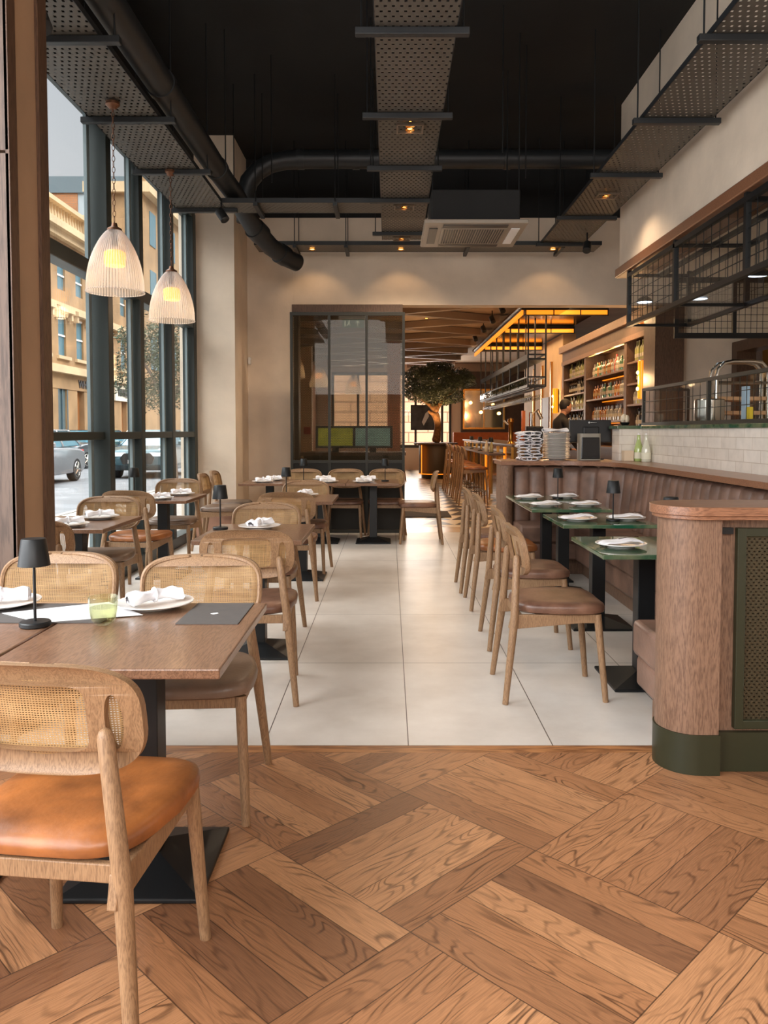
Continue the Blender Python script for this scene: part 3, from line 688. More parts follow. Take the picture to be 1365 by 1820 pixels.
# placemats, menu, glass
def flat(name, pts, z0, z1, m, label, cat):
    o = MB().prism(pts, z0, z1).build(name, m); return tag(o, label, cat)
pm = flat('placemat', [(-.665,2.445),(-.47,2.445),(-.47,2.745),(-.665,2.745)], .7205, .7225, MATG, 'dark grey placemat at the right of the foreground table', 'placemat')
MB().prism([(-.585,2.58),(-.572,2.57),(-.560,2.583),(-.565,2.595),(-.578,2.588)], .7225, .7232).build('printed_mark', mat('mark_white', (230,230,230), .6), pm)
flat('placemat', [(-1.35,2.46),(-.90,2.46),(-.90,2.735),(-1.35,2.735)], .7205, .7225, MATG, 'dark grey placemat under the white menu sheet', 'placemat')
flat('menu_sheet', [(-1.27,2.585),(-1.09,2.455),(-.80,2.56),(-.98,2.755)], .7228, .7238, PAPER, 'blank white menu sheet lying behind the black lamp', 'menu')
def make_tumbler():
    t = thing('drinking_glass', 'ribbed pale green drinking glass on the foreground table', 'glass', (-.885,2.44,.7205))
    mb = MB(); N = 96
    prof = [(.001,.002),(.022,.002),(.030,.006),(.036,.020),(.041,.045),(.043,.075),(.044,.088),(.0425,.089),(.041,.075),(.039,.045),(.034,.020),(.026,.010),(.001,.009)]
    rings = []
    for r, z in prof:
        rings.append([mb._v(((r+(.0008*math.cos(32*2*PI*k/N) if .01 < z < .08 else 0))*math.cos(2*PI*k/N), (r+(.0008*math.cos(32*2*PI*k/N) if .01 < z < .08 else 0))*math.sin(2*PI*k/N), z)) for k in range(N)])
    for A, B in zip(rings, rings[1:]):
        for k in range(N): mb.bm.faces.new([A[k],A[(k+1)%N],B[(k+1)%N],B[k]])
    mb.build('tumbler', DWG, t, smooth=True)
    MB().lathe([(0,.0105),(.025,.011),(.034,.021),(.0385,.045),(.0395,.056),(0,.056)], n=40).build('drink', glassmat('pale_drink', (.93,.92,.78), 1.33, 0, .02), t, smooth=True)
    return t
make_tumbler()

# ------------------------------------------------------------------ BANQUETTE, DIVIDER
bq = thing('banquette', 'curved brown leather banquette with channelled back along the brick counter', 'banquette', (0,0,0))
def path_pts():
    """inner face of the backrest: far end, round corner, long side"""
    P_ = []; XL, YF, rr = 2.12, 7.62, .62
    for i in range(41): P_.append((1.20+(XL-rr-1.20)*i/40, YF))
    for i in range(1, 41):
        a = PI/2-(PI/2)*i/40; P_.append((XL-rr+rr*math.cos(a), YF-rr+rr*math.sin(a)))
    n_ = 170
    for i in range(1, n_+1): P_.append((XL, YF-rr-(YF-rr-3.25)*i/n_))
    return P_
PP = path_pts(); acc = [0]
for a_, b_ in zip(PP, PP[1:]): acc.append(acc[-1]+math.dist(a_, b_))
TOT = acc[-1]
def at_s(s):
    s = min(max(s,0),TOT*.99999); lo = 0
    import bisect
    i = max(0, bisect.bisect_right(acc, s)-1); i = min(i, len(PP)-2)
    k = (s-acc[i])/(acc[i+1]-acc[i]); p = Vector(PP[i]).lerp(Vector(PP[i+1]), k); d = (Vector(PP[i+1])-Vector(PP[i])).normalized()
    return p, Vector((-d.y, d.x))      # outward normal (away from the seats)
CH = .150; NCH = int(TOT/CH); CH = TOT/NCH
bk = MB()
def fb(u, v):
    s = u*TOT; p, nrm = at_s(s); t_ = abs(math.sin(PI*s/CH)); rib = .030*t_**.45
    z = .44+.55*v; lean = .07*(v-.4)
    top = 0.0
    if v > .90: top = ((v-.90)/.10)**2*.05
    off = -rib+lean+top+.03
    return (p.x+nrm.x*off, p.y+nrm.y*off, z)
bk.grid(fb, NCH*12+1, 16); bk.build('backrest', LQ, bq, smooth=True, solid=-.012)
# seat: long side, far side, near return
for (a, b), nm in (((( 1.68,3.62,.30),(2.22,7.20,.46)), 'seat_cushion'), (((1.19,7.20,.30),(2.22,7.70,.46)), 'seat_cushion'), (((1.115,3.26,.30),(2.22,3.62,.46)), 'seat_cushion')):
    MB().box(a, b).build(nm, LQ, bq, smooth=True, bevel=.022)
for a, b in (((1.695,3.60,.14),(2.2,7.2,.298)), ((1.20,7.21,.14),(2.2,7.70,.298)), ((1.13,3.27,.16),(2.2,3.605,.298))): MB().box(a, b).build('seat_front', LQ, bq, smooth=True, bevel=.018)
for a, b in (((1.78,3.58,0),(2.2,7.3,.14)), ((1.22,7.30,0),(2.2,7.68,.14)), ((1.20,3.27,0),(2.2,3.58,.16))): MB().box(a, b).build('plinth', PANELW, bq)
def offset_path(d0):
    out = []
    for k in range(0, 141):
        p, nr = at_s(TOT*k/140); out.append((p.x+nr.x*d0, p.y+nr.y*d0))
    return out
inner = offset_path(-.012); 
led = MB(); poly = [(1.07,7.61)]+inner+[(2.44,3.25),(2.44,7.7),(2.22,7.7),(2.22,8.12),(1.07,8.12)]
led.prism(poly, .992, 1.032); led.build('ledge', RAILW, bq, bevel=.008)
led2 = MB(); bodyp = [(1.09,7.68)]+offset_path(.09)+[(2.44,3.25),(2.44,7.7),(2.20,7.7),(2.20,8.08),(1.09,8.08)]
led2.prism(bodyp, 0, .992); led2.build('back_body', PANELW, bq)
MB().cyl((1.13,7.66,0), (1.13,7.66,.99), .065, n=28).build('end_post', PANELW, bq, smooth=True)
# divider with rounded post
dv = thing('divider', 'low oak divider with rounded post, olive base and woven metal panel at right edge', 'divider', (0,0,0))
def dshape(x0, y0, y1, x1, n=20):
    c = (y0+y1)/2; r = (y1-y0)/2; return [(x1,y0)]+[(x0+r-r*math.sin(PI*k/n)*1.0, c-r*math.cos(PI*k/n)) for k in range(n+1)]+[(x1,y1)]
MB().prism(dshape(1.065,3.0,3.26,1.262), .155, .985).build('post', PANELW, dv, smooth=True, bevel=.004)
MB().prism(dshape(1.058,2.993,3.267,1.266), 0, .155).build('post_base', GRNB, dv, smooth=True)
MB().prism(dshape(1.045,2.975,3.29,2.44), .985, 1.0).build('cap_moulding', RAILW, dv, smooth=True, bevel=.004)
MB().prism(dshape(1.035,2.965,3.30,2.44), 1.0, 1.034).build('cap', RAILW, dv, smooth=True, bevel=.012)
MB().box((1.262,3.05,.155), (2.44,3.25,.985)).build('body', PANELW, dv)
MB().box((1.266,3.03,0), (2.44,3.24,.155)).build('base_board', GRNB, dv)
gf = MB(); gf.box((1.33,3.02,.17),(1.365,3.05,.95)); gf.box((1.33,3.02,.17),(2.44,3.05,.205)); gf.box((1.33,3.02,.915),(2.44,3.05,.95)); pf = gf.build('panel_frame', GRNB, dv, bevel=.003)
MB().box((1.36,3.034,.2), (2.44,3.042,.92)).build('woven_panel', EXPB, pf)
MB().box((1.272,3.03,.925), (1.318,3.05,.95)).build('catch', BLK, dv)

# ------------------------------------------------------------------ COUNTER
ct = thing('kitchen_counter', 'white glazed brick kitchen counter with green stone top', 'counter', (0,0,0))
MB().box((2.45,1.0,0), (2.78,7.73,1.34)).build('brick_front', WBRICK, ct)
MB().box((2.225,7.705,1.0325), (2.78,7.95,1.34)).build('brick_return', WBRICKX, ct)
MB().prism([(2.43,1.0),(2.95,1.0),(2.95,7.98),(2.20,7.98),(2.20,7.68),(2.43,7.68)], 1.341, 1.372).build('stone_top', MARBLE, ct, bevel=.004)

def wires(mb, o, u, v, nu, nv, r=.003):
    o, u, v = Vector(o), Vector(u), Vector(v)
    for i in range(1, nu): mb.cyl(o+u*i/nu, o+u*i/nu+v, r, n=5, cap=False)
    for j in range(1, nv): mb.cyl(o+v*j/nv, o+v*j/nv+u, r, n=5, cap=False)
    return mb
# low glazed screen on the counter
sc = thing('counter_screen', 'low wired glass screen in bronze frame standing on the green counter top', 'screen', (0,0,0))
fm = MB(); ZT = 1.705; ys = [7.72, 6.15, 5.05, 4.05, 3.0, 1.9, 1.0]
fm.box((2.452,1.0,1.372),(2.482,7.75,1.402)); fm.box((2.452,1.0,ZT),(2.482,7.75,ZT+.028))
for y in ys: fm.box((2.452,y,1.372),(2.482,y+.03,ZT+.02))
fm.box((2.47,7.72,1.372),(2.9,7.75,1.40)); fm.box((2.47,7.72,ZT),(2.9,7.75,ZT+.028)); fm.box((2.88,7.72,1.372),(2.91,7.75,ZT+.02))
fm.build('frame', MESHF, sc)
wr = MB()
for y0, y1 in zip(ys, ys[1:]): wires(wr, (2.467,y1+.03,1.40), (0,y0-y1-.03,0), (0,0,.305), 10, 3, .0028)
wires(wr, (2.48,7.735,1.40), (.4,0,0), (0,0,.305), 5, 3, .0028); wr.build('wire_grid', MESHF, sc)
MB().box((2.464,1.02,1.40),(2.470,7.74,ZT)).build('pane', GLASS, sc)
# hanging cage above the pass
cg = thing('hanging_glass_rack', 'black wire-grid glass canopy hanging under the bulkhead above the counter', 'canopy', (0,0,0))
X0, X1, ZB, ZC, YN, YF2 = 2.60, 3.25, 2.47, 3.05, 1.0, 8.72
fm = MB(); b = .022
for x in (X0, X1):
    for z in (ZB, ZC-.05): fm.box((x-b,YN,z-b),(x+b,YF2,z+b))
for y in (8.70,7.30,5.85,4.42,3.0,1.6):
    for x in (X0, X1): fm.box((x-b,y-b,ZB),(x+b,y+b,ZC+.0))
    fm.box((X0,y-b*.8,ZB-b*.8),(X1,y+b*.8,ZB+b*.8)); fm.box((X0,y-b*.8,ZC-.05-b*.8),(X1,y+b*.8,ZC-.05+b*.8))
fm.box((2.93,YN,2.99),(2.97,YF2,3.03)); fm.build('frame', BLK, cg)
wr = MB()
for y0, y1 in ((8.70,7.30),(7.30,5.85),(5.85,4.42),(4.42,3.0),(3.0,1.6)):
    wires(wr, (X0,y1,ZB), (0,y0-y1,0), (0,0,ZC-.05-ZB), 9, 5, .0035); wires(wr, (X1,y1,ZB), (0,y0-y1,0), (0,0,ZC-.05-ZB), 9, 5, .003)
wires(wr, (X0,8.70,ZB), (X1-X0,0,0), (0,0,ZC-.05-ZB), 5, 5, .0035)
wr.build('wire_grid', BLK, cg)
MB().box((X0-.003,YN,ZB+.02),(X0+.003,8.69,ZC-.07)).build('pane', GLASS, cg); MB().box((X0,YN,ZB-.004),(X1,8.69,ZB+.004)).build('glass_shelf', GLASS, cg)
# second rear frame over the kitchen
rk = thing('kitchen_grid_screen', 'black square-grid glass frame hanging behind the canopy over the kitchen', 'screen', (0,0,0))
fm = MB(); fm.box((3.2,8.98,2.36),(4.68,9.02,2.42)); fm.box((3.2,8.98,2.98),(4.68,9.02,3.04))
for x in (3.2,3.85,4.64): fm.box((x,8.98,2.4),(x+.045,9.02,3.0))
for x in (3.3,4.55): fm.cyl((x,9.0,3.03),(x,9.0,CEIL), .008, n=6)
fm.build('frame', BLK, rk); wires(MB(), (3.2,9.0,2.4), (1.46,0,0), (0,0,.6), 22, 8, .003).build('wire_grid', BLK, rk)
MB().box((3.2,8.997,2.4),(4.66,9.003,3.0)).build('pane', GLASS, rk)
# heat lamps
hl = thing('heat_lamp', '', 'lamp'); 
MB().cyl((0,0,0),(0,0,.012), .075, n=24).build('diffuser', COOL, hl, smooth=True); MB().lathe([(.02,.06),(.06,.035),(.078,.012),(.082,0),(.085,.012),(.062,.042),(.02,.066)], n=24, cap1=True).build('shade', BLK, hl, smooth=True); MB().cyl((0,0,.06),(0,0,.45), .005, n=6).build('stem', BLK, hl)
HL = Proto(hl)
for x, y, z, lb in ((2.72,8.55,2.69,'farthest heat lamp, inside the left end of the wire canopy'), (2.95,7.64,2.575,'middle heat lamp glowing under the wire canopy'), (2.95,6.42,2.56,'nearest heat lamp at the right edge under the wire canopy')):
    HL.put((x,y,z), 0, lb, 'round heat lamps over the pass')

# steel tray rack in the kitchen
tr = thing('tray_rack', 'stainless steel tray rack with rounded top behind the counter screen', 'rack', (0,0,0))
fm = MB(); Yk = 7.3
def arch(y): return [(2.99,y,.0),(2.99,y,1.80),(3.005,y,1.88),(3.06,y,1.94),(3.14,y,1.955),(3.32,y,1.955),(3.40,y,1.94),(3.455,y,1.88),(3.47,y,1.80),(3.47,y,.0)]
fm.tube(arch(Yk), .020, 10); fm.tube(arch(Yk+.14), .018, 10)
for x in (2.99,3.47): fm.cyl((x,Yk,1.4),(x,Yk+.14,1.4), .015, n=8)
fm.cyl((2.99,Yk,1.76),(3.47,Yk,1.76), .016, n=8)
fm.build('frame', STEEL, tr, smooth=True)
for k in range(6):
    MB().box((3.01,Yk,.95+k*.13),(3.45,Yk+.4,.985+k*.13)).build('tray', mat('tray_wood', (206,160,118), .4), tr, bevel=.003)
# things on the kitchen side seen through the screen
random.seed(8)
tag(MB().lathe([(0,0),(.11,0),(.13,.08),(.13,.22),(.12,.23),(0,.23)], (2.85,7.1,1.373), 24).build('steel_pot', STEEL, smooth=True), 'round steel pot behind the counter screen, left of the tray rack', 'pot')
tag(MB().box((2.70,6.05,1.373),(2.735,6.12,1.66)).build('squeeze_tube', mat('blue_white_tube', (170,200,224), .4)), 'tall pale blue packet behind the counter screen', 'packet')
tag(MB().box((2.68,5.93,1.373),(2.71,5.99,1.50)).build('yellow_packet', mat('yellow', (226,196,40), .5)), 'small yellow packet behind the counter screen', 'packet')
for i, (y, r_) in enumerate(((5.4,.06),(5.1,.07),(4.8,.05))):
    tag(MB().lathe([(0,0),(r_,0),(r_*1.1,.05),(r_*.9,.13),(0,.135)], (2.72,y,1.373), 20).build('metal_tin', mat('dull_tin', (140,128,112), .35, .8), smooth=True), 'small metal tin behind the screen near the tray rack, %s' % ('farthest','middle','nearest')[i], 'tin', 'tins behind the counter screen')
sh = thing('garlic_bowl', 'pale flower-like garlic bowl at the corner of the green counter top', 'bowl', (2.30,7.78,1.373))
MB().lathe([(0,0),(.03,0),(.05,.03),(.045,.032),(.028,.006),(0,.006)], n=20).build('bowl', BLK, sh, smooth=True)
for k in range(5):
    a = k*1.3; MB().sphere((.025*math.cos(a),.02*math.sin(a),.065+.012*(k%2)), .022, 12, 8, (.8,.8,1.7)).build('bulb', mat('garlic', (232,216,190), .5), sh, smooth=True)

# ------------------------------------------------------------------ ITEMS ON THE LEDGE
LZ = 1.033
random.seed(11)
pl0 = None
PS = Proto(make_plate(.135))
for k in range(19):
    PS.put((1.66+random.uniform(-.003,.003),7.90,LZ+k*.0138), 0, 'white plate in the tall stack on the banquette ledge, %s' % ('bottom one' if k == 0 else 'top one' if k == 18 else ORD[k]+' from the bottom'), 'plates stacked on the ledge')
def cloth_fold(seed):
    t = thing('napkin', '', 'napkin'); mb = MB(); random.seed(seed); ph = random.uniform(0,6)
    def f(u, v):
        a = 2*PI*v; x = (u-.5)*.24; w_ = .065*(1-.2*abs(u-.5)); rr = 1+.16*math.sin(3*a+ph+9*u)
        return (x, math.cos(a)*w_*rr, .016+math.sin(a)*.017*rr*(1+.25*math.sin(ph+7*u)))
    mb.grid(f, 20, 20); mb.tube([(.118,.052*math.cos(a),.016+.015*math.sin(a)) for a in [2*PI*k/16 for k in range(16)]], .004, 6, closed=True)
    mb.tube([(-.118,.052*math.cos(a),.016+.015*math.sin(a)) for a in [2*PI*k/16 for k in range(16)]], .004, 6, closed=True)
    mb.build('rolled_cloth', CLOTH, t, smooth=True); return t
NS = [Proto(cloth_fold(s)) for s in (1,2,3)]
for k in range(18):
    row, side = divmod(k, 2); p = NS[k % 3]
    p.put((1.33+side*.085+random.uniform(-.012,.012),7.86+random.uniform(-.02,.02),LZ+row*.031), R(90+random.uniform(-14,14)), 'folded white napkin in the heap beside the plates, %s column, %s layer up' % (('left','right')[side], ORD[row]), 'napkins piled on the ledge')
NS[0].put((1.64,7.88,LZ+19*.0138+.016), R(4), 'white napkin lying across the top of the plate stack', 'napkins piled on the ledge')
pr = thing('receipt_printer', 'black and grey upright receipt printer on the banquette ledge', 'printer', (1.97,7.86,LZ))
def rr_(a, b, r=.03, n=6):
    return [(sx_*(a-r)+r*math.cos(t_)*1, sy*(b-r)+r*math.sin(t_)) for sx_, sy, t0 in ((1,1,0),(-1,1,PI/2),(-1,-1,PI),(1,-1,3*PI/2)) for t_ in [t0+PI/2*k/n for k in range(n+1)]]
MB().prism(rr_(.105,.07), 0, .262).build('body', mat('printer_grey', (150,144,132), .4), pr, smooth=True, bevel=.012)
MB().prism([(-.078,.02),(.078,.02),(.088,.235),(-.088,.235)] and [(-.092,.012),(.092,.012),(.086,.225),(-.086,.225)], -.078, -.066, 1).build('front_panel', mat('gloss_black', (20,20,22), .15), pr, bevel=.008)
tm = thing('till_screen', 'black till monitor seen from behind beside the receipt printer', 'monitor', (2.05,8.04,LZ))
MB().box((-.235,-.015,.17),(.19,.015,.40), Matrix.Rotation(R(-8),3,'X')).build('screen_back', mat('till_black', (24,24,26), .4), tm, bevel=.008)
MB().box((-.10,-.04,.20),(.06,-.01,.33)).build('rear_housing', mat('till_black', (24,24,26), .4), tm, bevel=.01)
MB().prism([(-.06,.0),(.06,.0),(.03,.30),(-.03,.30)], .01, .05, 1).build('stand', mat('till_black', (24,24,26), .4), tm)
MB().box((-.1,-.07,0),(.1,.09,.012)).build('base', mat('till_black', (24,24,26), .4), tm)
lg = mat('logo_grey', (210,210,210), .5)
MB().cyl((-.045,-.047,.372),(-.045,-.044,.372), .009, n=16).build('logo_disc', lg, tm); lw = MB()
for k in range(6): lw.box((-.030+k*.0105,-.047,.367),(-.0225+k*.0105,-.044,.377))
lw.build('logo_word', lg, tm)
bx = MB().box((2.235,7.56,LZ),(2.325,7.66,LZ+.10)).build('candle_box', mat('cream_box', (226,204,176), .7), bevel=.003); tag(bx, 'small cream box on the ledge beside the green bottles', 'box')
def swing_bottle(nm, lab, loc, tint):
    t = thing('bottle', lab, 'bottle', loc, 0, 'glass bottles on the ledge')
    MB().lathe([(0,0),(.038,0),(.042,.006),(.042,.10),(.036,.135),(.018,.20),(.014,.235),(.016,.245),(.011,.25),(0,.25)], n=24).build('body', mat(nm, tint, .12, spec=.8, coat=.5), t, smooth=True)
    MB().lathe([(.0425,.025),(.0432,.025),(.0432,.085),(.0425,.085)], n=24).build('label', mat('bottle_label', (228,226,204), .6), t, smooth=True)
    MB().lathe([(0,.25),(.012,.25),(.012,.268),(0,.27)], n=16).build('stopper', WHITE, t, smooth=True)
swing_bottle('green_water', 'pale green glass bottle on the ledge, left of two', (2.375,7.58,LZ), (176,196,120))
swing_bottle('clear_water', 'whitish glass bottle on the ledge, right of two', (2.395,7.42,LZ), (216,216,196))

# ------------------------------------------------------------------ CEILING TRAYS, PIPES
ZTR = 3.67
def tray(name, label, x0, x1, y0, y1, bars, xb0, xb1, rods=True, z=ZTR, flange=.05, joints=()):
    t = thing(name, label, 'cable tray', (0,0,0), 0, 'perforated ceiling trays')
    mb = MB(); mb.box((x0,y0,z+.012),(x1,y1,z+.016)); bt = mb.build('tray_bed', TRAYM, t)
    f = MB(); f.box((x0-.006,y0,z+.01),(x0,y1,z+flange)); f.box((x1,y0,z+.01),(x1+.006,y1,z+flange)); f.build('side_flange', DUCT, t)
    for yb in bars:
        b = MB(); b.box((xb0,yb-.025,z-.035),(xb1,yb+.025,z+.008)); 
        b.build('crossbar', DUCT, t, bevel=.004)
        if rods:
            for xr in (xb0+.035, xb1-.035): MB().cyl((xr,yb,z),(xr,yb,CEIL), .006, n=6).build('hanging_rod', BLK, t)
    return t
tray('ceiling_tray', 'left perforated black tray with pipe beside it, hanging by the windows', -2.26, -1.74, -1, 8.75, (1.9,3.45,4.87,6.10,7.30,8.55), -2.32, -1.61)
tray('ceiling_tray', 'centre perforated tray carrying the lit twin downlights', -.085, .395, -1, 9.95, (3.6,4.77,6.02,7.20,8.20,9.55), -.20, .47)
tray('ceiling_tray', 'right perforated tray hanging in front of the plaster bulkhead', 1.92, 2.44, -1, 10.3, (3.4,4.85,6.12,7.40,8.86,10.1), 1.84, 2.50)
def xtray(label, x0, x1, y0, y1, bars):
    t = thing('ceiling_tray', label, 'cable tray', (0,0,0), 0, 'perforated ceiling trays')
    MB().box((x0,y0,ZTR+.012),(x1,y1,ZTR+.016)).build('tray_bed', TRAYC, t)
    MB().box((x0,y0-.006,ZTR+.01),(x1,y0,ZTR+.06)).build('side_flange', DUCT, t); MB().box((x0,y1,ZTR+.01),(x1,y1+.006,ZTR+.06)).build('side_flange', DUCT, t)
    for xb in bars:
        MB().box((xb-.022,y0-.06,ZTR-.035),(xb+.022,y1+.06,ZTR+.008)).build('crossbar', DUCT, t)
        for yr in (y0-.04,y1+.04): MB().cyl((xb,yr,ZTR),(xb,yr,CEIL), .006, n=6).build('hanging_rod', BLK, t)
xtray('short cross tray joining the left and centre trays', -1.74, -.09, 8.35, 8.74, (-1.38,-.56))
xtray('long cross tray running along the back wall', -1.72, 2.7, 10.22, 10.62, (-1.2,-.55,1.0,2.2))
# downlights in the trays
def make_dl():
    t = thing('downlight', '', 'ceiling light'); f = MB()
    for a, b in (((-.105,-.09),(.105,-.075)),((-.105,.075),(.105,.09)),((-.105,-.09),(-.09,.09)),((.09,-.09),(.105,.09))): f.box((a[0],a[1],-.012),(b[0],b[1],.004))
    f.box((-.09,-.08,.05),(.09,.08,.06)); f.build('frame', mat('fitting_grey', (120,106,92), .4, .4), t)
    for y in (-.038,.038):
        rf = MB().lathe([(.014,.03),(.034,.006),(.036,.0)], (0,y,0), 20).build('reflector', mat('gold_reflector', (230,170,90), .2, .9), t, smooth=True)
        MB().cyl((0,y,.012),(0,y,.03), .020, n=16).build('bulb', BULBS, t, smooth=True)
    return t
DL = Proto(make_dl())
for x, y, lb in ((.16,6.28,'twin downlight in the centre tray, nearest'), (.155,8.45,'twin downlight in the centre tray, middle'), (.15,9.82,'twin downlight in the centre tray, farthest'), (2.17,8.05,'twin downlight in the right tray'), (2.2,4.1,'twin downlight in the right tray near the top right corner')):
    DL.put((x,y,ZTR-.004), 0, lb, 'twin downlights')
    light('SPOT', 'downlight_glow', (x,y,ZTR-.03), (0,0,0), 20 if x > 1 else (90 if y > 9 else 44), (1,.76,.52), spot=R(140), blend=.7, radius=.04)
def round_dl(): 
    t = thing('recessed_spot', '', 'ceiling light'); MB().lathe([(.03,.0),(.05,0),(.05,-.008),(.03,-.004)], n=20).build('ring', BRASS, t, smooth=True); MB().cyl((0,0,-.002),(0,0,.004), .03, n=16).build('bulb', BULBS, t); return t
RD = Proto(round_dl())
for x, lb in ((-1.0,'small round spot in the back cross tray, leftmost'),(.15,'small round spot in the back cross tray, middle'),(2.12,'small round spot in the back cross tray, rightmost')):
    RD.put((x,10.42,ZTR+.004), 0, lb, 'round spots in the back tray'); light('SPOT', 'spot_glow', (x,10.42,ZTR-.03), (R(25),0,0), 4, WARM, spot=R(100), radius=.04)
# pipes
pp = thing('ventilation_pipe', 'large black pipe running above the left tray and elbowing down at the back wall', 'pipe')
mb = MB(); mb.tube([(-1.70,-1,3.90),(-1.70,8.2,3.90),(-1.66,8.6,3.86),(-1.60,8.85,3.74),(-1.52,9.05,3.60),(-1.38,9.35,3.46),(-1.22,9.6,3.38),(-1.12,9.75,3.36)], .105, 24); mb.build('duct', DUCT, pp, smooth=True)
for y in (2.2,4.55,6.0,7.9): MB().cyl((-1.70,y,3.90),(-1.70,y+.09,3.90), .115, n=24).build('collar', DUCT, pp, smooth=True)
for p, q in (((-1.52,9.05,3.60),(-1.46,9.18,3.55)), ((-1.30,9.48,3.42),(-1.24,9.57,3.395))): MB().cyl(p, q, .12, n=24).build('collar', DUCT, pp, smooth=True)
p2 = thing('ventilation_pipe', 'black pipe rising from the left tray and crossing the ceiling to the right', 'pipe')
mb = MB(); mb.tube([(-1.64,9.2,3.70),(-1.64,9.2,4.02),(-1.60,9.2,4.16),(-1.50,9.2,4.28),(-1.36,9.2,4.36),(-1.18,9.2,4.40),(-.9,9.2,4.41),(2.58,9.2,4.41)], .105, 24); mb.build('duct', DUCT, p2, smooth=True)
for x in (-1.05,-.42,1.3): MB().cyl((x,9.2,4.41),(x+.08,9.2,4.41), .115, n=24).build('collar', DUCT, p2, smooth=True)
MB().cyl((-1.64,9.2,3.86),(-1.64,9.2,3.93), .115, n=24).build('collar', DUCT, p2, smooth=True)
# wall / tray spotlights
def make_spot():
    t = thing('spotlight', '', 'spotlight'); MB().cyl((0,0,.0),(0,0,.12), .010, n=8).build('arm', BLK, t)
    MB().tube([(0,.03,.0),(0,-.05,-.10),(0,-.052,-.104)], [.048,.048,.03], 20).build('body', DUCT, t, smooth=True); return t
SPt = Proto(make_spot())
SPt.put((-1.87,4.36,3.56), R(40), 'black adjustable spotlight at the top left corner beside the pillar'); SPt.put((-1.74,8.35,3.60), R(60), 'black adjustable spotlight under the end of the left tray'); SPt.put((2.36,9.6,3.56), R(-20), 'black adjustable spotlight under the right tray')
for i, y in enumerate((12.6,13.9,15.2,16.6,18.2)): SPt.put((1.95,y,3.48), R(20), 'black track spotlight over the bar, %s of five' % ('nearest','second','third','fourth','farthest')[i], 'track spotlights over the bar')
# air conditioning cassette
ac = thing('air_conditioner', 'ceiling cassette air conditioner with square grille hanging before the back wall', 'air conditioner', (.80,7.85,3.22))
MB().box((-.41,-.40,.04),(.41,.40,.33)).build('casing', PLASTD, ac, bevel=.01)
MB().box((-.48,-.48,0),(.48,.48,.04)).build('panel', ALUM, ac, bevel=.012)
for k in range(4):
    a = k*PI/2; rt = Matrix.Rotation(a,3,'Z'); c = rt @ Vector((0,-.385,-.004))
    MB().box((c.x-(.30 if k%2==0 else .04),c.y-(.04 if k%2==0 else .30),-.008),(c.x+(.30 if k%2==0 else .04),c.y+(.04 if k%2==0 else .30),.0)).build('louvre', mat('ac_slot', (44,40,36), .5) if k != 1 else mat('ac_flap', (236,236,236), .4), ac)
gr = MB()
for k in range(25): gr.box((-.29+k*.024-.004,-.29,-.012),(-.29+k*.024+.004,.29,-.002))
gr.box((-.31,-.31,-.010),(-.29,.31,0)); gr.box((.29,-.31,-.010),(.31,.31,0)); gr.box((-.31,-.31,-.010),(.31,-.29,0)); gr.box((-.31,.29,-.010),(.31,.31,0))
gr.build('grille', ALUM, ac); MB().box((-.29,-.29,-.003),(.29,.29,-.0005)).build('filter', mat('ac_slot', (44,40,36), .5), ac)
for x in (-.4,.4):
    for y in (-.38,.38): MB().cyl((x,y,.3),(x,y,CEIL-3.22), .006, n=6).build('hanging_rod', BLK, ac)
for i, (x, y) in enumerate(((.98,7.0),(1.30,7.7),(-1.5,7.4),(-1.15,7.9))): tag(MB().cyl((0,0,3.73 if x>0 else 3.75),(0,0,CEIL), .006, n=6).build('threaded_rod', BLK, loc=(x,y,0)), 'thin black rod hanging from the ceiling, %s' % ('right of the centre tray','farther right of the centre tray','left of the centre tray','nearer the centre on the left')[i], 'rod', 'loose hanging rods')

# ------------------------------------------------------------------ PENDANTS
def ribbed():
    m, n, l, b = nmat('ribbed_glass'); b.inputs['Base Color'].default_value = (.80,.78,.78,1); b.inputs['Roughness'].default_value = .25
    tl = n.new('ShaderNodeBsdfTranslucent'); tl.inputs[0].default_value = (.80,.77,.75,1); tr = n.new('ShaderNodeBsdfTransparent'); tr.inputs[0].default_value = (.95,.94,.94,1)
    t = n.new('ShaderNodeTexCoord'); s = n.new('ShaderNodeSeparateXYZ'); l.new(t.outputs['Object'], s.inputs[0])
    ang = math_node(n, l, 'ARCTAN2', s.outputs[1], s.outputs[0]); w_ = math_node(n, l, 'SINE', math_node(n, l, 'MULTIPLY', ang, 60.0))
    fac = math_node(n, l, 'MULTIPLY_ADD', w_, .22, .52)
    m1 = n.new('ShaderNodeMixShader'); m1.inputs[0].default_value = .45; l.new(b.outputs[0], m1.inputs[1]); l.new(tl.outputs[0], m1.inputs[2])
    m2 = n.new('ShaderNodeMixShader'); l.new(fac, m2.inputs[0]); l.new(m1.outputs[0], m2.inputs[1]); l.new(tr.outputs[0], m2.inputs[2]); l.new(m2.outputs[0], n['Material Output'].inputs[0]); return m
GLR = ribbed(); PBULB = mat('pendant_bulb', (255,190,100), .4, emit=(255,160,50), estr=1.5)
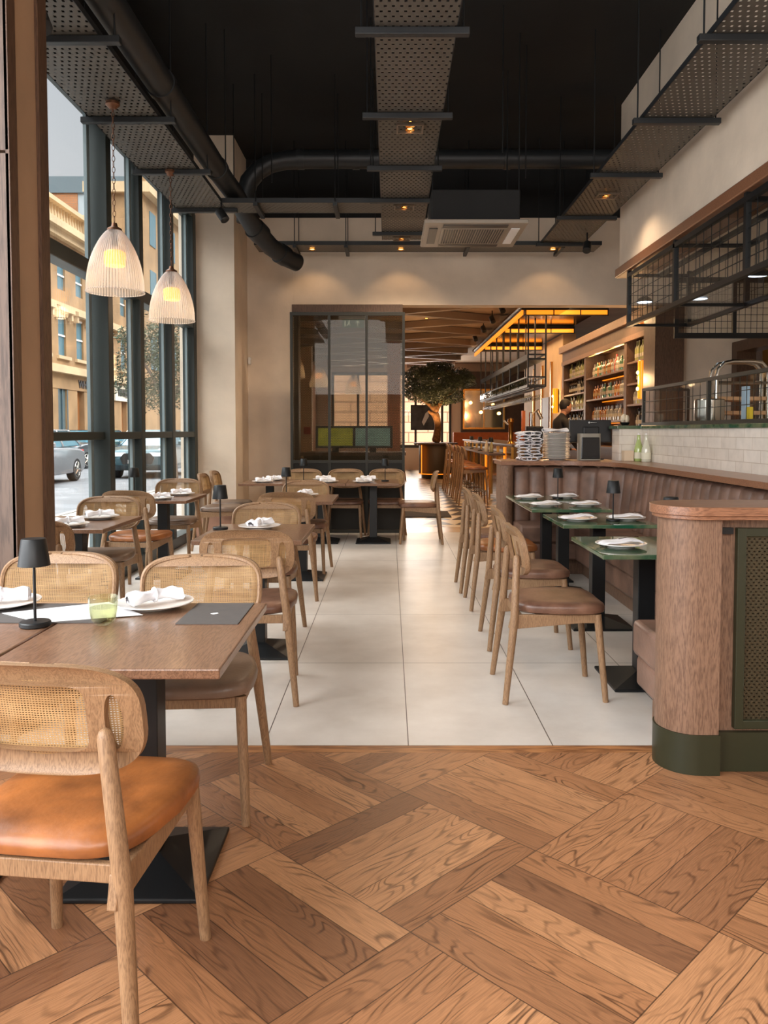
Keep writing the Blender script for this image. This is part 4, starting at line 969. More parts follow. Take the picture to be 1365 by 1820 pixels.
def make_pendant(L):
    t = thing('pendant_lamp', '', 'pendant lamp')
    N = 120; mb = MB(); H = .44; prof = []
    for k in range(19):
        u = k/18; r = .03+.170*math.sin(u**.80*PI/2)**.9; prof.append((r, H*(1-u)))
    prof.append((.204,-.012)); rings = []
    for r, z in prof:
        rings.append([mb._v(((r+.0025*math.cos(PI*k))*math.cos(2*PI*k/N), (r+.0025*math.cos(PI*k))*math.sin(2*PI*k/N), z)) for k in range(N)])
    for A, B in zip(rings, rings[1:]):
        for k in range(N): mb.bm.faces.new([A[k],A[(k+1)%N],B[(k+1)%N],B[k]])
    sh_ = mb.build('glass_shade', GLR, t)
    MB().tube([(.204*math.cos(2*PI*k/48),.204*math.sin(2*PI*k/48),-.012) for k in range(48)], .004, 6, closed=True).build('rim', GLR, sh_, smooth=True)
    MB().lathe([(0,H+.045),(.018,H+.04),(.024,H+.015),(.05,H),(.052,H-.012),(0,H-.012)], n=24).build('cap', mat('aged_copper', (120,84,64), .4, .8), t, smooth=True)
    MB().cyl((0,0,H-.01),(0,0,H-.12), .022, n=16).build('socket', BLK, t, smooth=True)
    MB().lathe([(0,H-.27),(.07,H-.265),(.075,H-.25),(.075,H-.17),(.05,H-.155),(0,H-.15)], n=24).build('bulb', PBULB, t, smooth=True)
    ch = MB(); z = H+.045; k = 0
    while z < H+L:
        pts = [(.010*math.cos(a)*(1 if k%2 else 0), .010*math.cos(a)*(0 if k%2 else 1), z+.023+.023*math.sin(a)) for a in [2*PI*i/10 for i in range(10)]]
        ch.tube(pts, .0025, 5, closed=True); z += .039; k += 1
    ch.build('chain', mat('aged_copper', (120,84,64), .4, .8), t)
    MB().lathe([(0,H+L+.05),(.05,H+L+.05),(.05,H+L+.03),(.02,H+L),(0,H+L)], n=24).build('ceiling_rose', mat('aged_copper', (120,84,64), .4, .8), t, smooth=True)
    return t
PD = Proto(make_pendant(.845))
for x, y, z, lb in ((-1.98,5.80,2.335,'nearer ribbed glass pendant hanging before the window'), (-1.98,7.30,2.335,'farther ribbed glass pendant hanging before the window'),
                    (-1.7,14.2,2.265,'added glass pendant behind the partition, leftmost'), (-1.5,17.0,2.265,'added glass pendant behind the partition, second from left'), (-.9,20.0,2.265,'added glass pendant behind the partition against the bright far window')):  # three farther pendants added for the warm glows in the partition glass
    PD.put((x,y,z), 0, lb, 'ribbed glass pendants')
    light('POINT', 'pendant_glow', (x,y,z+.06), (0,0,0), 2, (1,.66,.34), radius=.06)

# ------------------------------------------------------------------ PARTITION
pt = thing('mesh_partition', 'tall bronze framed glass and expanded-metal partition behind the back row', 'partition', (0,0,0))
YP = 10.28; xs = (-1.275,-.79,-.31,.165); fm = MB()
for x in xs: fm.box((x,YP-.02,0),(x+.035,YP+.02,2.83))
for z in (0,.905,2.80): fm.box((-1.275,YP-.02,z),(.20,YP+.02,z+.04))
fm.build('frame', MESHF, pt)
for a, b in zip(xs, xs[1:]):
    MB().box((a+.035,YP-.003,.945),(b,YP+.003,2.80)).build('mesh_panel', EXPM, pt)
    MB().box((a+.035,YP+.008,.04),(b,YP+.013,.905)).build('lower_panel', mat('lower_mesh', (30,27,22), .4, .5), pt)
MB().box((-1.24,YP-.012,.945),(.165,YP-.007,2.80)).build('pane', GLASSD, pt)
ex = thing('exit_sign', 'green emergency exit sign hanging behind the top of the partition', 'sign', (-.50,11.07,2.74))
MB().box((-.15,-.01,0),(.15,.01,.12)).build('sign_plate', mat('exit_green', (20,84,50), .4, emit=(20,90,50), estr=.25), ex)
g = MB(); wm = mat('exit_symbol', (214,228,190), .5, emit=(214,228,190), estr=.3)
g.box((.055,-.013,.02),(.067,-.011,.085)); g.prism([(.061,.105),(.095,.066),(.080,.066),(.061,.088),(.042,.066),(.027,.066)], -.013, -.011, 1); g.build('arrow', wm, ex)
g = MB(); g.cyl((-.055,-.013,.098),(-.055,-.011,.098), .009, n=12); g.prism([(-.075,.085),(-.045,.088),(-.05,.055),(-.03,.03),(-.038,.022),(-.06,.048),(-.085,.025),(-.092,.032),(-.070,.058)], -.013, -.011, 1); g.prism([(-.12,.02),(-.1,.02),(-.1,.1),(-.12,.1)], -.013, -.011, 1); g.build('running_figure', wm, ex)
MB().box((-.2,-.02,.13),(.2,.03,.21)).build('housing', WHITE, ex)
for x in (-.15,.15): MB().cyl((x,0,.2),(x,0,.29), .005, n=6).build('rod', BLK, ex)
tag(MB().box((-2.20,20.42,1.24),(-2.02,20.50,1.42)).build('fire_call_point', mat('alarm_red', (180,40,30), .4), bevel=.006), 'small red fire alarm call point behind the partition', 'alarm')
tag(MB().box((-1.92,10.84,2.22),(-1.88,10.90,2.32)).build('motion_sensor', WHITE, bevel=.01), 'small white sensor high in the corner by the pier', 'sensor')
# host desk and its monitors
hd = thing('host_desk', 'dark host desk behind the partition carrying two monitors', 'desk', (0,0,0))
MB().box((-1.35,12.0,.95),(.25,12.7,1.0)).build('desk_top', DARKW, hd); MB().box((-1.3,12.05,0),(.2,12.65,.95)).build('desk_body', mat('desk_dark', (40,34,30), .5), hd)
def monitor(x, y, label, c1, c2, rz):
    t = thing('monitor', label, 'monitor', (x,y,1.0), R(rz), 'monitors on the host desk')
    MB().box((-.30,-.015,.06),(.30,.015,.40)).build('casing', BLK, t, bevel=.006)
    m = mat('screen_%d' % c1[0], c1, .3, rgb2=c2, scale=5, emit=c1, estr=.4)
    MB().box((-.262,-.018,.095),(.262,-.015,.365)).build('display', m, t)
    MB().box((-.05,-.03,0),(.05,.03,.08)).build('stand', BLK, t)
monitor(-.82,12.1,'monitor showing yellow-green picture behind the partition',(176,180,40),(110,120,20),4); monitor(-.25,12.05,'monitor showing pale teal picture behind the partition',(130,170,166),(80,110,112),-3)
# floor mat beyond the threshold
tag(MB().box((.10,12.1,.001),(.95,13.0,.012)).build('door_mat', mat('mat_dark', (50,42,40), .9)), 'dark mat on the patterned floor just past the opening', 'mat')
tag(MB().box((-2.33,9.55,0),(-1.66,9.98,.33)).build('wooden_plinth', mat('plinth_wood', (164,122,100), .5, var=.1), bevel=.005), 'low reddish wooden box under the side-on chairs by the pier', 'box')

# ------------------------------------------------------------------ OLIVE TREE
def skin_tree(name, m, parent, branches, root_r):
    me = bpy.data.meshes.new(name); V, E_, Rr = [], [], []
    for br in branches:
        prev = br[0]
        for p in br[1:]:
            V.append(p[:3]); Rr.append(p[3]); i = len(V)-1
            if prev is not None: E_.append((prev, i))
            prev = i
    me.from_pydata(V, E_, []); o = bpy.data.objects.new(name, me); COL.objects.link(o); o.parent = parent
    md = o.modifiers.new('skin', 'SKIN'); md.use_smooth_shade = True
    for i, r in enumerate(Rr): me.skin_vertices[0].data[i].radius = (r, r)
    me.skin_vertices[0].data[0].use_root = True
    s_ = o.modifiers.new('s', 'SUBSURF'); s_.levels = 1; s_.render_levels = 1
    me.materials.append(m); return o
def foliage(name, m, parent, centre, radii, count, leaf, seed, holes=.42):
    random.seed(seed); mb = MB(); c = Vector(centre); n_ = 0
    while n_ < count:
        v = Vector((random.uniform(-1,1), random.uniform(-1,1), random.uniform(-1,1)))
        if v.length > 1: continue
        p = Vector((v.x*radii[0], v.y*radii[1], v.z*radii[2]))
        if noise.noise((p+Vector((seed,0,0)))*2.6) < (holes-.5)*.9+ (v.length-.75)*.6: continue
        n_ += 1; a = Vector((random.gauss(0,1), random.gauss(0,1), random.gauss(0,.7))).normalized(); b = a.cross(Vector((random.random(),random.random(),random.random()))).normalized()
        q = c+p; L = leaf*random.uniform(.7,1.3)
        vs = [mb._v(q-a*L), mb._v(q+b*L*.28), mb._v(q+a*L), mb._v(q-b*L*.28)]; mb.bm.faces.new(vs)
    return mb.build(name, m, parent)
TX, TY = 1.30, 22.3
plr = thing('planter', 'large round bronze planter with amber lit edge at the foot of the olive tree', 'planter', (TX,TY,0))
MB().lathe([(0,.12),(.46,.12),(.47,.14),(.47,.92),(.46,.94),(0,.94)], n=40).build('drum', PLAN, plr, smooth=True)
MB().lathe([(.50,.94),(.62,.95),(.62,.99),(.50,.99)], n=40).build('rim_table', DARKW, plr, smooth=True); MB().lathe([(0,.93),(.5,.93),(.5,.985),(0,.985)], n=40).build('soil', mat('soil', (84,66,50), .95), plr)
MB().lathe([(0,0),(.40,0),(.40,.12),(0,.12)], n=32).build('foot', GRNB, plr)
MB().box((-.42,-.46,.12),(-.40,-.30,.93)).build('light_strip', AMBER, plr); MB().lathe([(.471,.12),(.478,.12),(.478,.14),(.471,.14)], n=40).build('light_band', AMBER, plr)
ot = thing('olive_tree', 'indoor olive tree with gnarled warm lit trunk', 'tree', (TX,TY,.97))
skin_tree('trunk', BARK, ot, [(None,(0,0,0,.17),(.03,0,.18,.12),(.06,0,.5,.10),(.02,0,.8,.11),(-.02,0,.95,.09)), (4,(-.25,0,1.15,.055),(-.55,.05,1.35,.035),(-.8,.1,1.5,.02)), (4,(.15,0,1.15,.065),(.4,-.05,1.4,.04),(.7,-.1,1.6,.025)), (4,(.0,.2,1.3,.05),(.05,.3,1.7,.03)), (3,(-.16,-.05,.86,.05),(-.22,-.08,.92,.03))], .17)
foliage('foliage', LEAF, ot, (.03,0,1.66), (1.10,1.0,.62), 17000, .042, 7, .34)
for (x, y, z) in ((TX-.3,TY-.7,1.05),(TX+.4,TY-.7,1.05)): light('SPOT', 'tree_uplight', (x,y,z), (R(158),0,0), 70, WARM, spot=R(80), radius=.04)

# ------------------------------------------------------------------ BAR
bar = thing('bar_counter', 'long bar counter with bronze panelled front and brass edges', 'bar', (0,0,0))
MB().box((2.02,13.0,0),(2.65,21.5,1.06)).build('bar_body', BRONZE, bar); MB().box((1.99,12.92,1.06),(2.75,21.6,1.10)).build('bar_top', DARKW, bar, bevel=.01)
for k in range(10): MB().box((1.995,13.0+k*.9,.08),(2.022,13.025+k*.9,1.04)).build('brass_strip', AMBER if k in (1,4) else BRASS, bar)  # two of the strips are given an amber glow of their own
MB().box((1.99,12.985,0),(2.03,13.02,1.05)).build('corner_trim', BRASS, bar)
ht = thing('drinking_shelf', 'lower dark drinking shelf in front of the bar where the stools stand', 'shelf', (0,0,0))
MB().box((1.70,13.6,.90),(1.985,20,.935)).build('shelf_top', DARKW, ht); 
for k in range(5): MB().box((1.90,13.8+k*1.4,0),(1.935,13.84+k*1.4,.9)).build('leg', BRASS, ht)
for i, (x, y) in enumerate(((1.80,14.1),(1.78,15.6),(1.80,17.4))): LP.put((x,y,.935), 0, 'small dark lamp on the bar shelf, %s' % ('nearest','middle','farthest')[i], 'black cordless table lamps')
for i, (x, y, c) in enumerate(((1.84,14.35,(214,196,140)),(1.82,14.9,(224,214,190)))):
    t = thing('sauce_bottle', ('yellow' if i == 0 else 'cream')+' bottle on the bar shelf', 'bottle', (x,y,.935)); MB().lathe([(0,0),(.035,0),(.038,.01),(.036,.10),(.015,.17),(.012,.21),(0,.21)], n=18).build('body', mat('sauce%d' % i, c, .3), t, smooth=True); MB().cyl((0,0,.21),(0,0,.225), .013, n=12).build('cap', BLK, t)
# beer tap column and board
tap = thing('beer_tap', 'tall brass beer tap column on the bar', 'beer tap', (2.12,13.9,1.10)); 
MB().lathe([(0,0),(.07,0),(.05,.03),(.04,.06),(.04,.36),(.055,.38),(.05,.43),(0,.45)], n=20).build('column', BRASS, tap, smooth=True)
for k in (-1,1): MB().cyl((-.05,k*.03,.33),(-.12,k*.03,.40), .012, n=8).build('handle', WHITE, tap)
cm = thing('coffee_machine', 'silver and black machine on the bar beside the napkin pile', 'machine', (2.42,13.35,1.10)); MB().box((-.14,-.14,0),(.14,.16,.30)).build('body', BLK, cm, bevel=.02); MB().tube([(-.05,0,.3),(-.05,0,.52),(.06,0,.56),(.13,0,.42)], .035, 12).build('arm', STEEL, cm, smooth=True); MB().box((-.2,-.05,0),(-.15,.06,.56)).build('menu_board', TERRA, cm)
# overhead glass gantry
gn = thing('bar_gantry', 'long black hanging gantry with shelves and glasses above the bar', 'rack', (0,0,0))
gx0, gx1, gy0, gy1 = 2.36, 2.66, 13.6, 20.6; fm = MB(); b = .014
for x in (gx0, gx1):
    for z in (2.08,2.24,2.55,2.62): fm.box((x-b,gy0,z-b),(x+b,gy1,z+b))
    for k in range(8): fm.box((x-b,gy0+k*1.0-b,2.08),(x+b,gy0+k*1.0+b,3.38))
for z in (2.08,2.24,2.55,2.62): fm.box((gx0,gy0-b,z-b),(gx1,gy0+b,z+b))
fm.build('frame', BLK, gn)
MB().box((gx0,gy0,2.10),(gx1,gy1,2.115)).build('lower_shelf', MESHF, gn); MB().box((gx0,gy0,2.53),(gx1,gy1,2.545)).build('upper_shelf', MESHF, gn)
MB().box((gx0-.016,gy0,2.12),(gx0-.012,gy1,2.23)).build('front_glass', GLASSD, gn); MB().box((gx0-.016,gy0,2.555),(gx0-.012,gy1,2.61)).build('front_band', MESHF, gn)
fm = MB()
for k in range(4): fm.box((gx0+.02+k*.085,gy0,2.05),(gx0+.03+k*.085,gy1,2.06))
fm.build('glass_rails', BLK, gn)
def wine():
    mb = MB(); mb.lathe([(.033,0),(.034,.002),(.004,.006),(.003,.09),(.008,.10),(.030,.125),(.036,.155),(.030,.195),(.029,.195),(.034,.155),(.028,.128),(.004,.104)], n=16); o = mb.build('wine_glass', glassmat('wine_glass_clear', (.95,.95,.93), 1.4, .04, .02), smooth=True); return o
wg = wine(); first = True; random.seed(4)
for k in range(44):
    for j in range(2):
        o = wg if first else wg.copy()
        if not first: COL.objects.link(o)
        first = False; o.rotation_euler = (PI,0,0); o.location = (gx0+.07+j*.16, gy0+.1+k*.155, 2.052); tag(o, 'stemmed glass hanging under the bar gantry, %s row, %s from the near end' % (('aisle side','bar side')[j], ORD[k]), 'wine glass', 'wine glasses under the bar gantry')
tb = MB().lathe([(0,.002),(.030,0),(.034,.13),(.032,.13),(.028,.005)], n=14).build('tumbler', GLR if False else glassmat('wine_glass_clear2', (.93,.93,.92), 1.4, .04, .04), smooth=True)
for k in range(30):
    o = tb if k == 0 else tb.copy()
    if k: COL.objects.link(o)
    o.location = (gx0+.08+(k%2)*.12, gy0+.12+k*.12, 2.116); tag(o, 'clear tumbler on the gantry shelf above the bar, %s from the near end' % ORD[k], 'glass', 'tumblers on the bar gantry')
# amber canopy over the bar
cp_ = thing('bar_canopy', 'mirrored bronze ceiling canopy with glowing amber bands over the bar', 'canopy', (0,0,0))
MB().box((2.18,13.3,3.40),(3.66,21,3.44)).build('mirror_panel', BRONZE, cp_)
for y in (13.45,15.9,19.2): 
    MB().box((2.30,y,3.27),(3.66,y+.03,3.35)).build('amber_band', AMBER, cp_); e1 = MB(); e1.box((2.25,y-.01,3.345),(3.68,y+.04,3.40)); e1.box((2.25,y-.01,3.255),(3.68,y+.04,3.272)); [e1.box((x,y-.012,3.26),(x+.02,y+.03,3.36)) for x in (2.28,2.75,3.2,3.66)]; e1.build('band_edge', BLK, cp_)
MB().box((2.22,13.45,3.27),(2.25,20.9,3.35)).build('amber_band', AMBER, cp_); MB().box((2.21,13.42,3.345),(2.27,20.9,3.40)).build('band_edge', BLK, cp_)
light('AREA', 'bar_canopy_glow', (3.0,16.5,3.33), (0,0,0), 60, WARM, 1.2, 6)
# back bar cabinet
bb = thing('back_bar', 'dark oak back-bar cabinet with three shelved bays of bottles', 'cabinet', (0,0,0))
XF = 3.70; cb = MB(); cb.box((XF,11.3,2.74),(XF+.45,17.1,3.02)); cb.box((XF+.35,11.3,0),(XF+.45,17.1,2.74)); cb.box((XF-.10,11.3,0),(XF+.4,17.1,1.02))
for y in (11.3,12.47,15.05,16.95): cb.box((XF,y,1.0),(XF+.4,y+.14,2.75))
cb.build('carcass', DARKW, bb); MB().box((XF-.07,11.25,2.96),(XF+.4,17.15,3.10)).build('cornice', PANELW, bb, bevel=.01); MB().box((XF-.13,11.3,1.02),(XF+.35,17.1,1.06)).build('worktop', DARKW, bb)
MB().box((XF-.02,11.3,2.70),(XF+.02,17.1,2.78)).build('moulding', PANELW, bb)
bays = {'B': (12.61,15.05,(1.50,1.90,2.30)), 'A': (15.19,16.95,(1.40,1.75,2.07,2.40)), 'C': (11.44,12.47,(1.37,1.73,2.05,2.38))}
for kx, (a, b, zs) in bays.items():
    for z in zs:
        MB().box((XF+.01,a,z-.03),(XF+.35,b,z)).build('shelf', PANELW, bb)
    if kx == 'B':
        for z in zs: MB().box((XF+.30,a+.05,z-.045),(XF+.33,b-.05,z-.032)).build('light_strip', AMBER, bb)
MB().box((XF+.02,12.7,2.70),(XF+.05,14.95,2.715)).build('light_strip', mat('strip_warm', (255,200,120), .4, emit=(255,190,100), estr=3), bb)
MB().box((XF+.335,12.65,1.06),(XF+.348,13.4,2.3)).build('mirror', STEEL, bb)
for y in (13.2,14.4): light('POINT', 'shelf_glow', (XF+.05,y,2.62), (0,0,0), 5, WARM, radius=.1)
light('AREA', 'bar_fill_lamps', (2.9,13.6,3.3), (0,R(-30),0), 22, WARM, .6, 4)
BT = []
def bottle(nm, body, cap, prof, lab=(176,166,146)):
    t = thing('bottle', '', 'bottle'); MB().lathe(prof, n=14).build('body', mat(nm, body, .12, spec=.8, coat=.4), t, smooth=True)
    top = prof[-1][1]; MB().lathe([(0,top-.03),(.013,top-.03),(.013,top+.012),(0,top+.013)], n=10).build('cap', mat(nm+'_cap', cap, .4), t, smooth=True)
    MB().lathe([(prof[2][0]+.001,.06),(prof[2][0]+.002,.06),(prof[2][0]+.002,.115),(prof[2][0]+.001,.115)], n=14).build('label', mat(nm+'_label', lab, .6), t, smooth=True)
    return t
WP = [(0,0),(.036,.0),(.038,.02),(.038,.19),(.030,.215),(.014,.245),(.013,.30),(0,.30)]
SP_ = [(0,0),(.044,0),(.045,.02),(.045,.15),(.036,.18),(.016,.20),(.015,.25),(0,.25)]
kinds = [(Proto(bottle('wine_dark', (30,26,22), (150,30,24), WP)), 'dark wine bottle with red capsule'), (Proto(bottle('wine_white', (150,150,96), (210,200,170), WP)), 'pale wine bottle with cream capsule'),
         (Proto(bottle('spirit_clear', (140,134,124), (60,50,44), SP_)), 'clear spirit bottle'), (Proto(bottle('spirit_amber', (150,90,40), (40,30,26), SP_, (170,140,96))), 'amber spirit bottle'), (Proto(bottle('spirit_green', (70,110,84), (200,190,150), SP_)), 'green spirit bottle'),
         (Proto(bottle('spirit_red', (190,24,24), (170,20,20), WP, (200,40,36))), 'bright red bottle')]
random.seed(21); names = {'A': 'left', 'B': 'middle', 'C': 'right'}
for kx, (a, b, zs) in bays.items():
    for zi, z in enumerate(zs):
        n_ = int((b-a-.12)/.125)
        for k in range(n_):
            y = a+.09+k*.125+random.uniform(-.01,.01)
            if kx == 'B': ki = random.choice((2,3,4,2,3)); 
            else: ki = (0 if zi % 2 == 0 else 1) if random.random() < .8 else 2
            if kx == 'B' and zi == 2 and k == 6: ki = 5
            P_, ds = kinds[ki]
            P_.put((XF+.12+random.uniform(-.02,.02), y, z+.001), random.uniform(0,6), '%s, %s shelf of %s bay, %s from right' % (ds, ('lowest','second lowest','third','top')[zi], names[kx], ORD[k]), 'bottles behind the bar')
def make_sconce():
    t = thing('wall_sconce', '', 'wall light'); MB().box((.055,-.03,.02),(.075,.03,.52)).build('back_plate', BLK, t); MB().lathe([(.045,0),(.055,.01),(.055,.53),(.045,.54)], n=24).build('amber_tube', AMBERG, t, smooth=True)
    for z in (.14,.37): MB().sphere((-.05,0,z), .028, 12, 8).build('bulb', BULB, t, smooth=True)
    return t
SC = Proto(make_sconce()); SC.put((XF-.11,11.36,1.78), 0, 'amber glass tube sconce at the near right end of the back bar', 'amber tube sconces'); SC.put((XF-.11,17.25,1.70), 0, 'amber glass tube sconce beyond the back bar above the bartender', 'amber tube sconces')
light('POINT', 'sconce_glow', (XF-.25,11.4,2.05), (0,0,0), 10, WARM, radius=.08); light('POINT', 'sconce_glow', (XF-.3,17.3,2.0), (0,0,0), 10, WARM, radius=.08)
sbox('wall_right', (3.72,17.15,0), (4.0,22.0,3.4), mat('bar_side_wall', (206,176,138), .7, var=.08, scale=2))
for y in (18.2,19.3,20.4): struct('trim_7', MB().box((3.68,y,0),(3.73,y+.12,2.9)), BRASS)
sbox('trim_8', (3.66,18.35,0), (3.72,19.1,2.1), DARKW)
sbox('wall_right', (2.42,26.6,0), (7.4,26.98,3.3), mat('dark_far_wall', (74,56,44), .6, var=.15))
ob = thing('orange_banquette', 'long orange upholstered bench at the far end of the bar room', 'bench', (0,0,0)); MB().box((1.9,23.6,.55),(4.2,23.8,1.28)).build('backrest', TERRA, ob, bevel=.02); MB().box((1.9,23.0,.2),(4.2,23.6,.5)).build('seat', TERRA, ob, bevel=.02); MB().box((1.9,23.05,0),(4.2,23.6,.2)).build('plinth', DARKW, ob)
po = thing('framed_poster', 'dark monochrome poster in the far window beside the olive tree', 'poster', (1.0,26.95,0)); MB().box((-.28,-.02,1.35),(.55,.02,2.2)).build('frame', BLK, po); MB().box((-.24,-.025,1.39),(.51,-.02,2.16)).build('print', mat('poster_print', (70,68,66), .5, rgb2=(30,30,30), scale=3), po)
g = MB(); g.prism([(.10,1.62),(.16,1.5),(.34,1.82),(.30,1.98),(.22,1.92)], -.030, -.026, 1); g.build('pale_figure', mat('poster_pale', (190,186,180), .5), po)
mr = thing('wall_mirror', 'brass framed mirror with small globe lamps, added for glints on the dark far wall', 'mirror', (3.15,26.58,0)); fm = MB()  # mirror and small globes added to suggest the glinting far wall
for a, b in (((-.70,-.03,1.38),(-.64,.02,2.72)),((.64,-.03,1.38),(.70,.02,2.72)),((-.7,-.03,2.66),(.7,.02,2.72)),((-.7,-.03,1.38),(.7,.02,1.44)),((-.02,-.03,1.4),(.02,.02,2.7))): fm.box(a, b)
fm.build('frame', BRASS, mr); MB().box((-.66,-.01,1.42),(.66,.01,2.68)).build('mirror_glass', mat('mirror_silver', (190,180,165), .08, 1), mr)
for x in (-.45,-.1,.3,.5): MB().sphere((x,-.10,2.1+.2*math.sin(9*x)), .05, 12, 8).build('glint_globe', BULB, mr, smooth=True)
# ceiling downlights of the bar room
for i, (x, y) in enumerate(((.9,13.6),(.75,16.2),(.95,18.8),(-1.0,13.2),(-.6,16.5),(3.2,12.2))):
    RD.put((x,y,3.598 if i < 5 else 3.598), 0, 'round warm ceiling spot in the bar room, %s' % ('nearest between the lattice beams','second along the lattice','third along the lattice','nearest behind the partition','second behind the partition','over the near end of the bar')[i], 'round spots in the bar room')
    light('POINT', 'bar_bounce_fill', (x,y,2.6), (0,0,0), 14, WARM, radius=.3) if i in (0,1,2) else None  # added point lamps without fittings, lifting the lattice like bounced light
    light('SPOT', 'bar_spot', (x,y,3.38), (0,0,0), 85, WARM, spot=R(110), radius=.05)

# ------------------------------------------------------------------ PERSON
def person(name, label, joints, edges, radii, loc, rz, m=SKIN):
    t = thing(name, label, 'person', loc, rz)
    me = bpy.data.meshes.new('body'); me.from_pydata(joints, edges, []); o = bpy.data.objects.new('body', me); COL.objects.link(o); o.parent = t
    o.modifiers.new('skin', 'SKIN').use_smooth_shade = True
    for i, r in enumerate(radii): me.skin_vertices[0].data[i].radius = r if isinstance(r, tuple) else (r, r)
    me.skin_vertices[0].data[0].use_root = True
    s_ = o.modifiers.new('s', 'SUBSURF'); s_.levels = 2; s_.render_levels = 2
    me.materials.append(m); return t
J = [(0,0,.95),(0,0,1.12),(0,.02,1.30),(0,.02,1.44),(0,-.01,1.53),(0,-.03,1.58),
     (.17,.02,1.42),(.23,-.02,1.15),(.16,-.20,.98),(.12,-.27,.96),
     (-.17,.02,1.42),(-.23,-.02,1.15),(-.16,-.20,.98),(-.12,-.27,.96),
     (.10,0,.88),(.11,-.01,.50),(.11,.02,.08),(.11,-.10,.04),(-.10,0,.88),(-.11,-.01,.50),(-.11,.02,.08),(-.11,-.10,.04)]
Ed = [(0,1),(1,2),(2,3),(3,4),(4,5),(3,6),(6,7),(7,8),(8,9),(3,10),(10,11),(11,12),(12,13),(0,14),(14,15),(15,16),(16,17),(0,18),(18,19),(19,20),(20,21)]
Rd = [(.14,.10),(.13,.10),(.155,.11),(.12,.09),.055,.05,.055,.045,.032,.028,.055,.045,.032,.028,.085,.06,.045,.04,.085,.06,.045,.04]
bt = person('person', 'bartender in a black shirt with short dark hair, head bowed, working behind the bar', J, Ed, Rd, (2.88,13.3,.05), R(110), SHIRT)
hd_ = MB(); hd_.sphere((0,-.075,1.665), .098, 24, 18, (.80,1.0,1.18)); hd_.sphere((0,-.165,1.635), .016, 10, 8, (.8,1.2,1.4)); hd_.sphere((.080,-.06,1.655), .024, 10, 8, (.4,.8,1.2)); hd_.sphere((-.080,-.06,1.655), .024, 10, 8, (.4,.8,1.2)); hd_.cyl((0,-.01,1.50),(0,-.05,1.62), .052, n=16)
hd_.build('head', SKIN, bt, smooth=True)
eye = MB(); eye.sphere((.032,-.160,1.675), .010, 8, 6); eye.sphere((-.032,-.160,1.675), .010, 8, 6); eye.build('eyes', HAIR, bt); MB().box((-.022,-.167,1.59),(.022,-.160,1.597)).build('mouth', mat('lips', (150,84,74), .5), bt)
hr = MB(); hr.sphere((0,-.060,1.70), .104, 24, 16, (.83,1.0,1.05)); bmesh.ops.bisect_plane(hr.bm, geom=hr.bm.verts[:]+hr.bm.edges[:]+hr.bm.faces[:], plane_co=(0,-.08,1.685), plane_no=(0,-.75,-.65), clear_outer=True); hr.build('hair', HAIR, bt, smooth=True)
for sx_ in (-1,1):
    h = MB(); px_ = sx_*.115; h.box((px_-.035,-.34,.945),(px_+.035,-.27,.97))
    for k in range(4): h.tube([(px_-.028+k*.019,-.33,.958),(px_-.028+k*.019,-.365+.004*abs(k-1.5),.952),(px_-.028+k*.019,-.385+.005*abs(k-1.5),.935)], .0085, 8)
    h.tube([(px_-sx_*.03,-.285,.958),(px_-sx_*.055,-.31,.952),(px_-sx_*.06,-.335,.945)], .009, 8); h.build('hand', SKIN, bt, smooth=True, bevel=.006)

# ------------------------------------------------------------------ STREET
sbox('ground_1', (-5.2,-6,-.06), (-2.62,90,-.02), PAVE); sbox('ground_2', (-13.0,-6,-.20), (-5.2,90,-.10), ASPH); sbox('ground_3', (-15.1,-6,-.12), (-13.0,90,-.03), PAVE)
sbox('ground_4', (-60,90,-.2), (8,130,-.1), ASPH)
struct('kerb_1', MB().box((-5.32,-6,-.2),(-5.2,90,-.01)), PAVE)
sbox('ground_5', (-2.7,27.2,-.2),(12,60,-.05), PAVE)
